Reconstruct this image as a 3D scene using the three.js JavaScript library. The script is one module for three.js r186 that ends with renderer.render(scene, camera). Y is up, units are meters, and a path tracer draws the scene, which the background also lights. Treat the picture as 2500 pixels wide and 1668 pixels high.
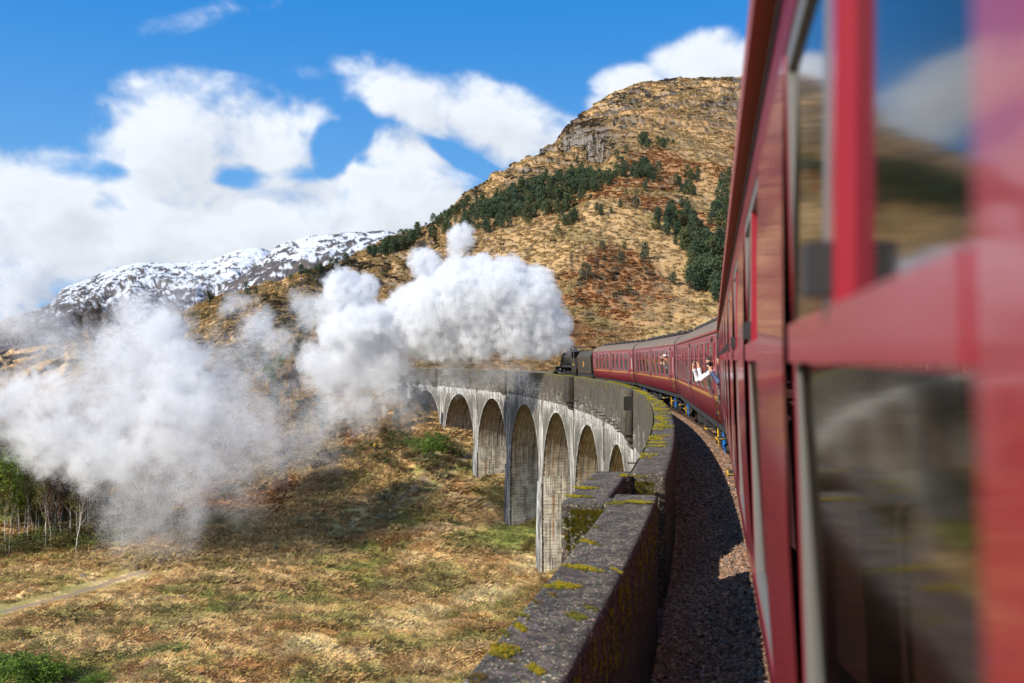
import * as THREE from 'three';
import { mergeGeometries, mergeVertices, toCreasedNormals } from 'three/addons/utils/BufferGeometryUtils.js';
import { RoundedBoxGeometry } from 'three/addons/geometries/RoundedBoxGeometry.js';
import { MarchingCubes } from 'three/addons/objects/MarchingCubes.js';
import { createNoise2D, createNoise3D } from 'simplex-noise';

// ------------------------------------------------------------------ camera, sky, sun, exposure
const FOCAL = 2167.4, HORIZON = 877.5, EYE = 2.60;          // the lens and the eye's height above the rails
const scene = new THREE.Scene();
const camera = new THREE.PerspectiveCamera(2 * Math.atan(834 / FOCAL) * 180 / Math.PI, 1024 / 683, 0.05, 30000);
camera.position.set(0, EYE, 0);
camera.lookAt(0, EYE, -10);
camera.setViewOffset(2500, 1668, 0, 834 - HORIZON, 2500, 1668);
camera.focus = 45;
camera.userData.fStop = 2.6;

const renderer = new THREE.WebGLRenderer({ antialias: true });
renderer.toneMapping = THREE.LinearToneMapping;
renderer.toneMappingExposure = 1.20;
renderer.shadowMap.enabled = true;

const rad = (d) => d * Math.PI / 180;
const SUN_AZ = rad(-126), SUN_ALT = rad(34);                 // azimuth measured clockwise from the view direction
const SUN = new THREE.Vector3(Math.sin(SUN_AZ) * Math.cos(SUN_ALT), Math.sin(SUN_ALT), -Math.cos(SUN_AZ) * Math.cos(SUN_ALT));
const sun = new THREE.DirectionalLight(new THREE.Color(1.0, 0.93, 0.82), 5.0);
sun.name = 'sunlight';
sun.position.copy(SUN).multiplyScalar(400);
sun.castShadow = true;
sun.shadow.radius = 1.2;
sun.shadow.mapSize.set(4096, 4096);
Object.assign(sun.shadow.camera, { left: -220, right: 220, top: 220, bottom: -220, near: 1, far: 1500 });
scene.add(sun, sun.target);

// ------------------------------------------------------------------ small helpers
function rng(seed) {
  let a = seed >>> 0;
  return () => { a = (a + 0x6d2b79f5) | 0; let t = Math.imul(a ^ (a >>> 15), 1 | a); t = (t + Math.imul(t ^ (t >>> 7), 61 | t)) ^ t; return ((t ^ (t >>> 14)) >>> 0) / 4294967296; };
}
const n2 = createNoise2D(rng(11)), n3 = createNoise3D(rng(12));
const clamp = (x, a = 0, b = 1) => Math.min(b, Math.max(a, x));
const lerp = (a, b, t) => a + (b - a) * t;
const smooth = (a, b, x) => { const t = clamp((x - a) / (b - a)); return t * t * (3 - 2 * t); };
function fbm2(x, y, oct, gain = 0.5) { let s = 0, a = 1, n = 0; for (let i = 0; i < oct; i++) { s += a * n2(x, y); n += a; a *= gain; x = x * 2.03 + 17.3; y = y * 2.03 - 9.1; } return s / n; }
function fbm3(x, y, z, oct, gain = 0.5) { let s = 0, a = 1, n = 0; for (let i = 0; i < oct; i++) { s += a * n3(x, y, z); n += a; a *= gain; x = x * 2.03 + 17.3; y = y * 2.03 - 9.1; z = z * 2.03 + 3.7; } return s / n; }
const ridged2 = (x, y, oct) => { let s = 0, a = 1, n = 0; for (let i = 0; i < oct; i++) { s += a * (1 - Math.abs(n2(x, y))); n += a; a *= 0.5; x = x * 2.1 + 5.2; y = y * 2.1 + 1.3; } return s / n; };
const mix3 = (a, b, t) => [lerp(a[0], b[0], t), lerp(a[1], b[1], t), lerp(a[2], b[2], t)];
const V = (x, y, z) => new THREE.Vector3(x, y, z);

const used = {};
function numbered(name) { const k = used[name] = (used[name] ?? -1) + 1; return k ? name + '_' + String(k).padStart(3, '0') : name; }
function shade(o) { o.traverse((c) => { if (c.isMesh) { c.castShadow = true; c.receiveShadow = true; } }); return o; }
function tag(o, label, category, group, kind) {
  if (label) o.userData.label = label;
  if (category) o.userData.category = category;
  if (group) o.userData.group = group;
  if (kind) o.userData.kind = kind;
  return o;
}
function thing(name, label, category, group) { const g = new THREE.Group(); g.name = numbered(name); scene.add(g); return tag(g, label, category, group); }
function part(name, geometry, material, parent) {
  const m = new THREE.Mesh(geometry, material); m.name = parent && parent !== scene ? name : numbered(name); m.castShadow = m.receiveShadow = true;
  (parent ?? scene).add(m); return m;
}
function copyOf(o, label, group) { const c = o.clone(); c.name = numbered(o.name.replace(/_\d{3}$/, '')); scene.add(c); if (label) c.userData.label = label; if (group) c.userData.group = group; return c; }
// geometries of one part put together, with what the others lack left out
function join(list) {
  const g = list.map((x) => { const y = x.index ? x.toNonIndexed() : x.clone(); for (const k of Object.keys(y.attributes)) if (!['position', 'normal', 'uv'].includes(k)) y.deleteAttribute(k); if (!y.attributes.uv) y.setAttribute('uv', new THREE.BufferAttribute(new Float32Array(y.attributes.position.count * 2), 2)); return y; });
  return mergeGeometries(g);
}
const box = (w, h, d, x = 0, y = 0, z = 0) => new THREE.BoxGeometry(w, h, d).translate(x, y, z);
const rbox = (w, h, d, x = 0, y = 0, z = 0, r = 0.02, seg = 2) => new RoundedBoxGeometry(w, h, d, seg, Math.min(r, w / 2.1, h / 2.1, d / 2.1)).translate(x, y, z);
function bar(a, b, r, r2 = r, n = 6, open = false) {        // a round bar from a to b
  const d = b.clone().sub(a), g = new THREE.CylinderGeometry(r2, r, d.length(), n, 1, open);
  g.translate(0, d.length() / 2, 0).applyQuaternion(new THREE.Quaternion().setFromUnitVectors(V(0, 1, 0), d.normalize())).translate(a.x, a.y, a.z);
  return g;
}
const std = (color, roughness = 0.9, more = {}) => new THREE.MeshStandardMaterial({ color: Array.isArray(color) ? new THREE.Color().setRGB(...color) : color, roughness, ...more });
const phys = (color, roughness, more = {}) => new THREE.MeshPhysicalMaterial({ color: new THREE.Color().setRGB(...color), roughness, ...more });
function canvasTexture(w, h, draw, srgb = true) {
  const c = document.createElement('canvas'); c.width = w; c.height = h; draw(c.getContext('2d'), w, h);
  const t = new THREE.CanvasTexture(c); t.wrapS = t.wrapT = THREE.RepeatWrapping; if (srgb) t.colorSpace = THREE.SRGBColorSpace; t.anisotropy = 8; return t;
}
function dataTexture(w, h, f, srgb = true) {   // f(x, y) gives [r, g, b] in 0..255
  const d = new Uint8Array(w * h * 4);
  for (let y = 0, i = 0; y < h; y++) for (let x = 0; x < w; x++, i += 4) { const c = f(x, y); d[i] = c[0]; d[i + 1] = c[1]; d[i + 2] = c[2]; d[i + 3] = 255; }
  const t = new THREE.DataTexture(d, w, h); t.wrapS = t.wrapT = THREE.RepeatWrapping; t.magFilter = THREE.LinearFilter; if (srgb) t.colorSpace = THREE.SRGBColorSpace; t.needsUpdate = true; return t;
}
// the track: an arc to the west; s metres along it, off metres to the inside (sunny side) of its centre line
const RADIUS = 225.9, YAW = 0.2704, EYE_OFF = 1.50;
const heading = (s) => YAW - s / RADIUS;
function onTrack(s, off, y) {
  const r = RADIUS - off, p = s / RADIUS, dx = -(RADIUS - r * Math.cos(p)) + EYE_OFF, z = r * Math.sin(p), c = Math.cos(YAW), k = Math.sin(YAW);
  return V(dx * c + z * k, y, -(-dx * k + z * c));
}
const fromPixel = (u, v, depth) => V((u - 1250) / FOCAL * depth, EYE - (v - HORIZON) / FOCAL * depth, -depth);

// ------------------------------------------------------------------ sky: air and clouds, the same all round
{
  const W = 4096, H = 2048, data = new Float32Array(W * H * 4);
  const K = 2500 / 2350, banks = [];
  const puff = (x, y, rx, ry, k = 1, tilt = 0) => {
    const u = x * K, v = y * K, d = V((u - 1250) / FOCAL, -(v - HORIZON) / FOCAL, -1), l = d.length(); d.normalize();
    banks.push({ az: Math.atan2(d.x, -d.z), alt: Math.asin(d.y), rx: rx * K / FOCAL / l, ry: ry * K / FOCAL / l, k, c: Math.cos(tilt), s: Math.sin(tilt) });
  };
  // the cumulus that stands over the valley
  puff(500, 300, 215, 105); puff(440, 350, 190, 70); puff(620, 350, 120, 70); puff(530, 240, 90, 60);
  puff(120, 470, 230, 110); puff(60, 420, 130, 60, 0.8); puff(330, 540, 420, 115, 1.1); puff(700, 520, 330, 110, 1.1); puff(640, 440, 160, 60, 0.8); puff(330, 470, 120, 80, 0.9);
  puff(930, 440, 150, 130); puff(1030, 470, 110, 90); puff(850, 430, 90, 50, 0.9); puff(900, 530, 260, 90);
  puff(1000, 240, 190, 62, 1, -0.35); puff(1150, 290, 190, 75, 1, -0.35); puff(900, 215, 90, 50, 0.9); puff(1260, 335, 110, 60, 0.9);
  puff(1630, 145, 120, 60, 0.95); puff(1450, 195, 80, 42, 0.8); puff(1720, 170, 90, 60, 0.9); puff(1390, 235, 50, 25, 0.5);
  puff(740, 275, 70, 28, 0.5); puff(470, 40, 130, 26, 0.3, 0.3); puff(690, 165, 60, 16, 0.25); puff(60, 560, 200, 90, 1); puff(545, 405, 60, 26, -0.8); puff(760, 345, 40, 55, -0.9); puff(820, 300, 30, 70, -0.6); puff(1075, 372, 110, 18, -0.9, -0.45); puff(200, 395, 90, 26, -0.5); puff(690, 400, 60, 20, -0.5); puff(860, 380, 40, 20, -0.5); puff(250, 470, 40, 26, -0.35); puff(1120, 430, 50, 24, -0.4);
  const density = (az, alt, x, y, z) => {
    let d = 0, gap = 0;
    for (const b of banks) {
      const ax = (az - b.az) * Math.cos(b.alt), ay = alt - b.alt, p = (ax * b.c + ay * b.s) / b.rx, q = (-ax * b.s + ay * b.c) / b.ry, e = p * p + q * q;
      if (e < 2.6) { if (b.k > 0) d = Math.max(d, b.k * (1.25 - e * 0.62)); else gap += -b.k * Math.max(0, 1 - e * 0.55); }
    }
    d -= gap;
    // other cumulus all round the sky, away from that group
    const away = smooth(0.62, 0.95, Math.abs(az)) + smooth(0.42, 0.6, alt) * (1 - smooth(0.62, 0.95, Math.abs(az)));
    if (away > 0) { const k = 1 / (Math.max(alt, 0.02) + 0.25); d = Math.max(d, away * clamp(0.5 + 1.5 * fbm3(x * 1.6 * k + 4, y * 2.5 * k, z * 1.6 * k, 4) - 0.25 * smooth(0.3, 1.2, alt))); }
    return d;
  };
  for (let row = H / 2 - 6; row < H; row++) {
    const alt = ((row + 0.5) / H - 0.5) * Math.PI, y = Math.sin(alt);
    for (let col = 0; col < W; col++) {
      const lon = ((col + 0.5) / W - 0.5) * 2 * Math.PI, x = Math.cos(lon) * Math.cos(alt), z = Math.sin(lon) * Math.cos(alt), az = Math.atan2(x, -z);
      const up = smooth(-0.02, 0.42, alt), far = smooth(0.3, 1.4, alt);
      // clear air: pale over the hills, deep blue higher up
      let r = lerp(lerp(0.21, 0.030, up), 0.02, far), g = lerp(lerp(0.47, 0.232, up), 0.15, far), b = lerp(lerp(0.80, 0.64, up), 0.48, far);
      let d = density(az, alt, x, y, z);
      if (d > 0.02) {
        const wx = 0.012 * n3(x * 9, y * 9, z * 9 + 5), wy = 0.012 * n3(x * 9 + 7, y * 9, z * 9), X = x + wx, Y = y + wy;
        const billow = fbm3(X * 10, Y * 14, z * 10, 7, 0.58), bold = fbm3(x * 5 + 9, y * 7, z * 5, 3), wisp = fbm3(X * 34, Y * 40, z * 34, 4, 0.6);
        const e = d + 0.72 * billow + 0.42 * bold + 0.12 * wisp, a = Math.pow(smooth(0.08, 1.15, e), 0.95) * smooth(0.0, 0.6, d + 0.25 * billow);
        // light from the sun's side: less where more cloud lies towards it
        const e2 = density(az - 0.03, alt + 0.035, x, y, z) + 0.72 * fbm3((X - 0.025) * 10, (Y + 0.035) * 14, z * 10, 5, 0.58) + 0.42 * bold;
        const shadeK = clamp(0.5 + 0.75 * (e2 - e)), thick = smooth(0.75, 1.7, e);
        const l = 0.885 - 0.19 * shadeK - 0.09 * thick + 0.07 * billow;
        r = lerp(r, l * 0.905, a); g = lerp(g, l * 0.955, a); b = lerp(b, l * 1.0 + 0.03, a);
      }
      const i = (row * W + col) * 4; data[i] = r * 0.97; data[i + 1] = g * 0.97; data[i + 2] = b * 0.97; data[i + 3] = 1;
    }
  }
  for (let row = 0; row < H / 2 - 6; row++) for (let i = row * W * 4; i < (row + 1) * W * 4; i += 4) { data[i] = 0.16; data[i + 1] = 0.13; data[i + 2] = 0.08; data[i + 3] = 1; }
  const t = new THREE.DataTexture(data, W, H, THREE.RGBAFormat, THREE.FloatType);
  t.mapping = THREE.EquirectangularReflectionMapping; t.magFilter = THREE.LinearFilter; t.needsUpdate = true;
  scene.background = t; scene.environment = t;
}
// ------------------------------------------------------------------ the land: the valley floor and the hill across it
// Columns run away from the eye at tan(azimuth) t. Each: t, distance of its crest, heights up to 100 m, heights beyond (0..1 of the way to the crest).
const yAt = (v, z) => EYE - (v - HORIZON) / FOCAL * z;
const tOf = (u) => (u - 1250) / FOCAL;
const COLUMNS = [
  [-420, 420, [[0, -27], [75, -26], [100, -25]], [[0.05, -24], [0.15, -20], [0.4, -10], [0.7, -2], [1, 2]]],
  [0, 420, [[0, -27], [75, -25.2], [100, -24.2]], [[0.05, -22.5], [0.15, -18], [0.38, -9], [0.65, -3], [1, yAt(862, 420)]]],
  [225, 330, [[0, -27], [75, -25], [100, -23.6]], [[0.06, -22], [0.22, -17], [0.5, -7], [0.8, 4], [1, yAt(818, 330)]]],
  [457, 270, [[0, -27], [75, -25], [100, -23.2]], [[0.08, -21], [0.2, -18], [0.4, -11], [0.65, -1], [0.85, 10], [1, yAt(761, 270)]]],
  [596, 280, [[0, -27], [75, -25], [100, -23.4]], [[0.08, -21], [0.18, -18.5], [0.36, -10], [0.6, 1], [0.82, 14], [1, yAt(707, 280)]]],
  [745, 300, [[0, -27], [75, -25], [100, -23.6]], [[0.09, -20.6], [0.17, -16.5], [0.3, -9.5], [0.52, 4], [0.78, 18], [1, yAt(665, 300)]]],
  [862, 370, [[0, -27], [75, -25], [100, -23.6]], [[0.08, -20], [0.15, -14], [0.28, -4], [0.48, 10], [0.74, 29], [1, yAt(628, 370)]]],
  [957, 430, [[0, -27], [75, -25], [100, -23.4]], [[0.08, -18], [0.13, -12], [0.25, -2], [0.4, 12], [0.7, 36], [1, yAt(580, 430)]]],
  [1064, 500, [[0, -26], [75, -24.6], [100, -22.8]], [[0.06, -17], [0.1, -11.5], [0.2, -2], [0.35, 15], [0.65, 48], [1, yAt(543, 500)]]],
  [1149, 570, [[0, -26], [75, -24.3], [100, -22.2]], [[0.05, -18], [0.09, -12], [0.17, -3], [0.35, 26], [0.68, 74], [1, yAt(468, 570)]]],
  [1223, 620, [[0, -26], [75, -24], [100, -21.8]], [[0.04, -18.5], [0.08, -13], [0.15, -3], [0.35, 34], [0.7, 96], [1, yAt(426, 620)]]],
  [1340, 690, [[0, -24], [75, -23], [100, -21]], [[0.04, -17], [0.08, -10], [0.14, 0], [0.35, 45], [0.7, 118], [1, yAt(378, 690)]]],
  [1395, 720, [[0, -24], [75, -23], [100, -20]], [[0.04, -15], [0.08, -8], [0.14, 2], [0.35, 50], [0.7, 128], [0.86, 166], [1, yAt(310, 720)]]],
  [1489, 800, [[0, -23], [75, -21], [100, -19]], [[0.04, -12], [0.08, -5], [0.14, 5], [0.35, 62], [0.7, 160], [0.88, 212], [1, yAt(239, 800)]]],
  [1574, 860, [[0, -22], [75, -19], [100, -16]], [[0.04, -9], [0.08, -3], [0.14, 8], [0.35, 70], [0.7, 180], [1, yAt(202, 860)]]],
  [1745, 950, [[0, -20], [75, -16], [100, -13]], [[0.04, -6], [0.08, 0], [0.14, 12], [0.35, 80], [0.7, 200], [1, yAt(190, 950)]]],
  [2000, 980, [[0, -20], [75, -14], [100, -10]], [[0.04, -4], [0.08, 2], [0.14, 15], [0.35, 85], [0.7, 200], [1, yAt(185, 980)]]],
  [2600, 1000, [[0, -20], [75, -12], [100, -8]], [[0.04, -2], [0.08, 4], [0.14, 18], [0.35, 80], [0.7, 180], [1, yAt(330, 1000)]]],
].map(([u, crest, a, b]) => ({ t: tOf(u), crest, near: curve(a), far: curve([[0, a[a.length - 1][1]], ...b]) }));
function curve(pts) {                           // smooth and without overshoot through [x, y] points
  const n = pts.length, d = [], m = [];
  for (let i = 0; i < n - 1; i++) d.push((pts[i + 1][1] - pts[i][1]) / (pts[i + 1][0] - pts[i][0]));
  m.push(d[0]); for (let i = 1; i < n - 1; i++) m.push(d[i - 1] * d[i] <= 0 ? 0 : 2 * d[i - 1] * d[i] / (d[i - 1] + d[i])); m.push(d[n - 2]);
  return (x) => {
    if (x <= pts[0][0]) return pts[0][1];
    if (x >= pts[n - 1][0]) return pts[n - 1][1];
    let i = 0; while (x > pts[i + 1][0]) i++;
    const h = pts[i + 1][0] - pts[i][0], s = (x - pts[i][0]) / h, s2 = s * s, s3 = s2 * s;
    return (2 * s3 - 3 * s2 + 1) * pts[i][1] + (s3 - 2 * s2 + s) * h * m[i] + (3 * s2 - 2 * s3) * pts[i + 1][1] + (s3 - s2) * h * m[i + 1];
  };
}
function mixColumns(t, f) {                     // Catmull-Rom across the columns
  const c = COLUMNS, n = c.length;
  if (t <= c[0].t) return f(c[0]);
  if (t >= c[n - 1].t) return f(c[n - 1]);
  let i = 0; while (t > c[i + 1].t) i++;
  const h = c[i + 1].t - c[i].t, s = (t - c[i].t) / h, y = [f(c[Math.max(0, i - 1)]), f(c[i]), f(c[i + 1]), f(c[Math.min(n - 1, i + 2)])];
  const m0 = i ? (y[2] - y[0]) / (c[i + 1].t - c[i - 1].t) : (y[2] - y[1]) / h, m1 = i < n - 2 ? (y[3] - y[1]) / (c[i + 2].t - c[i].t) : (y[2] - y[1]) / h;
  const s2 = s * s, s3 = s2 * s;
  return (2 * s3 - 3 * s2 + 1) * y[1] + (s3 - 2 * s2 + s) * h * m0 + (3 * s2 - 2 * s3) * y[2] + (s3 - s2) * h * m1;
}
function place(x, z) {                          // azimuth column and distance of a spot on the map
  const az = Math.atan2(x, -z), a = clamp(az, -0.72, 0.70), r = Math.hypot(x, z);
  return [Math.tan(a), r * Math.cos(a)];
}
const crestAt = (t) => mixColumns(t, (c) => c.crest);
const wayUp = (x, z) => { const [t, d] = place(x, z); return d <= 100 ? 0 : (d - 100) / (crestAt(t) - 100); };
function baseHeight(x, z) {
  const [t, d] = place(x, z);
  if (d <= 100) return mixColumns(t, (c) => c.near(d));
  const w = (d - 100) / (crestAt(t) - 100);
  if (w <= 1) return mixColumns(t, (c) => c.far(w));
  const over = (w - 1) * (crestAt(t) - 100);
  return mixColumns(t, (c) => c.far(1)) - 0.02 * over - 0.0016 * over * over / (1 + over / 120);
}
// the footpath below the viaduct and the muddy track that climbs from it
const PATH = [[-160, 1535, 91], [0, 1480, 95], [160, 1431, 99], [298, 1383, 104], [404, 1362, 107], [681, 1293, 116.5], [808, 1266, 120], [957, 1223, 126], [1074, 1170, 134], [1154, 1131, 141], [1230, 1100, 150]]
  .map(([u, v, d]) => V((u - 1250) / FOCAL * d, 0, -d));
const TRACK = [[640, 1290, 117], [675, 1215, 126], [715, 1165, 134], [735, 1145, 138], [800, 1120, 145], [840, 1100, 150]].map(([u, v, d]) => V((u - 1250) / FOCAL * d, 0, -d));
const pathLine = new THREE.CatmullRomCurve3(PATH).getPoints(260), trackLine = new THREE.CatmullRomCurve3(TRACK).getPoints(90);
function nearLine(line, x, z) { let b = 1e9; for (let i = 0; i < line.length; i += 1) { const p = line[i], d = (p.x - x) ** 2 + (p.z - z) ** 2; if (d < b) b = d; } return Math.sqrt(b); }
const TREEY = (x, z) => smooth(0.35, 0.6, 0.5 + 0.5 * fbm2(x / 90 + 3, z / 60 - 5, 3));
const pathReach = (x, z) => (z < -80 && z > -158 ? nearLine(pathLine, x, z) : 99);
const trackReach = (x, z) => (z < -112 && z > -154 && x < -12 && x > -50 ? nearLine(trackLine, x, z) : 99);
// the crag: how far above (+) or below (-) its brow, and how strong it is there
const cragBrow = curve([[0.02, 0.92], [0.055, 0.84], [0.07, 0.78], [0.09, 0.66], [0.11, 0.58], [0.14, 0.52], [0.2, 0.5]]);
const crag = (t, w) => ({ d: w - cragBrow(t) - 0.016 * n2(t * 60, 3) - 0.006 * n2(t * 260, 8), k: smooth(0.048, 0.06, t) * (1 - smooth(0.095, 0.125, t)) });
function groundHeight(x, z, fine = true) {
  const r = Math.hypot(x, z), w = wayUp(x, z);
  let y = baseHeight(x, z);
  const hill = smooth(0.1, 0.3, w), rough = smooth(0.35, 0.8, w);
  const way = Math.min(pathReach(x, z), trackReach(x, z) + 1), calm = way < 20 ? 1 - 0.92 * Math.exp(-((way / 6.5) ** 2)) : 1;
  y += 0.9 * fbm2(x / 16, z / 16, 2) * (1 - hill * 0.4) * smooth(20, 60, r) * calm;
  y += hill * (4 * fbm2(x / 95, z / 95, 2) + 1.2 * fbm2(x / 30 + 7, z / 30, 2)) * (1 - 0.75 * smooth(0.8, 1, w));
  if (hill > 0) { const k = ridged2(x / 42 + 3, z / 42 + y / 60, 3); y += hill * (0.5 + 2.6 * rough) * (k - 0.62); }
  // the crag below the crest
  if (w > 0.3 && w < 1.02) {
    const [t] = place(x, z), c = crag(t, w);
    if (c.k > 0.01) y -= c.k * (8 * (1 - smooth(-0.012, 0.022, c.d)) * smooth(-0.2, -0.02, c.d) + 2.5 * (1 - smooth(0, 0.08, Math.abs(c.d))) * (ridged2(t * 300 + w * 20, w * 26, 4) + 0.6 * fbm2(x / 7, z / 7, 3)));
    const st = ridged2(x / 60 + 2, y / 15 + z / 85, 3); y += 2.6 * smooth(0.45, 0.7, w) * (1 - smooth(0.9, 1, w)) * smooth(0.66, 0.74, st);
  }
  if (fine) {
    const open = 1 - smooth(0.0, 2.0, 3.0 - way);
    y += (1 - hill) * open * (0.30 * (0.5 + 0.5 * n2(x / 2.1, z / 2.1)) + 0.20 * Math.abs(n2(x / 0.95 + 3, z / 0.95)) + 0.25 * fbm2(x / 5, z / 5, 2));
    y += hill * (0.35 * Math.abs(n2(x / 5.5, z / 5.5)) + 0.22 * n2(x / 2.4, z / 2.4) + 0.5 * fbm2(x / 12, z / 12, 2));
    y -= 0.06 * (1 - open);
  }
  return y;
}
const K23 = 2500 / 2350;
function hit(x, y, from = 62) {                  // the spot on the land seen at a point of the photograph (in 2350ths of its width)
  const u = x * K23, v = y * K23, at = (d) => { const p = fromPixel(u, v, d); return p.y - groundHeight(p.x, p.z, false); };
  let a = from, fa = at(a);
  for (let d = from; d < 1150; d *= 1.03) { const f = at(d); if (f < 0) { let b = d; for (let i = 0; i < 12; i++) { const m = (a + b) / 2; if (at(m) < 0) b = m; else a = m; } const p = fromPixel(u, v, (a + b) / 2); p.y = groundHeight(p.x, p.z); return p; } a = d; fa = f; }
  return null;
}
// broad patches of one growth, as they lie on the meadow: where seen, half width, half height, colour, how much of it
let PATCHES = [];
{
  const G = [0.155, 0.185, 0.038], D = [0.13, 0.098, 0.042], R = [0.26, 0.115, 0.04], P = [0.60, 0.435, 0.225], O = [0.25, 0.205, 0.07], M = [0.10, 0.07, 0.04];
  for (const [x, y, rx, ry, c, k] of [[700, 1232, 75, 13, G, 0.9], [1160, 1225, 60, 34, G, 0.75], [1000, 1428, 60, 16, G, 0.85], [870, 1300, 55, 18, G, 0.5], [1195, 1180, 40, 26, G, 0.8], [1120, 1462, 90, 12, G, 0.6], [1120, 1140, 40, 14, G, 0.6], [820, 1440, 30, 8, G, 0.6], [960, 1490, 110, 14, O, 0.7], [1060, 1250, 70, 24, O, 0.6], [60, 1330, 100, 22, O, 0.7], [300, 1300, 120, 16, O, 0.5], [850, 1335, 34, 9, G, 0.7],
    [560, 1340, 170, 26, D, 0.55], [860, 1375, 160, 18, D, 0.6], [960, 1345, 110, 14, D, 0.55], [400, 1425, 220, 30, D, 0.5], [640, 1400, 140, 14, D, 0.7], [790, 1245, 62, 10, M, 0.6], [180, 1450, 160, 26, D, 0.5], [1150, 1275, 90, 14, D, 0.5], [1010, 1215, 60, 8, D, 0.5], [730, 1300, 90, 8, D, 0.4], [130, 1370, 90, 7, M, 0.6], [340, 1285, 90, 7, M, 0.5], [900, 1130, 60, 16, M, 0.5], [980, 1110, 50, 14, M, 0.55], [500, 1260, 80, 10, D, 0.6],
    [590, 1150, 70, 26, R, 0.85], [550, 1535, 90, 16, R, 0.9], [470, 1552, 70, 10, R, 0.8], [830, 1235, 70, 18, R, 0.5], [930, 1240, 70, 16, R, 0.5], [700, 1445, 110, 15, R, 0.55], [1160, 1450, 60, 12, R, 0.5], [760, 1060, 70, 20, R, 0.6], [870, 1200, 60, 10, R, 0.4], [1090, 1340, 40, 10, R, 0.4],
    [1130, 1375, 90, 30, P, 0.85], [980, 1420, 80, 20, P, 0.7], [900, 1440, 80, 16, P, 0.7], [1010, 1215, 80, 14, P, 0.7], [760, 1500, 120, 12, P, 0.7], [1215, 1300, 40, 28, P, 0.8], [300, 1385, 120, 14, P, 0.6], [600, 1290, 100, 10, P, 0.6], [450, 1330, 90, 10, P, 0.5], [90, 1310, 90, 8, P, 0.5], [900, 1165, 80, 12, P, 0.5], [250, 1500, 140, 10, P, 0.5], [1000, 1110, 40, 8, O, 0.6]]) {
    const a = hit(x, y), b = hit(x, y - ry), d = hit(x, y + ry); if (!a || !b || !d) continue;
    PATCHES.push({ x: a.x, z: a.z, rx: rx * K23 / FOCAL * -a.z, rz: (d.z - b.z) / 2, c, k });
  }
}
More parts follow.
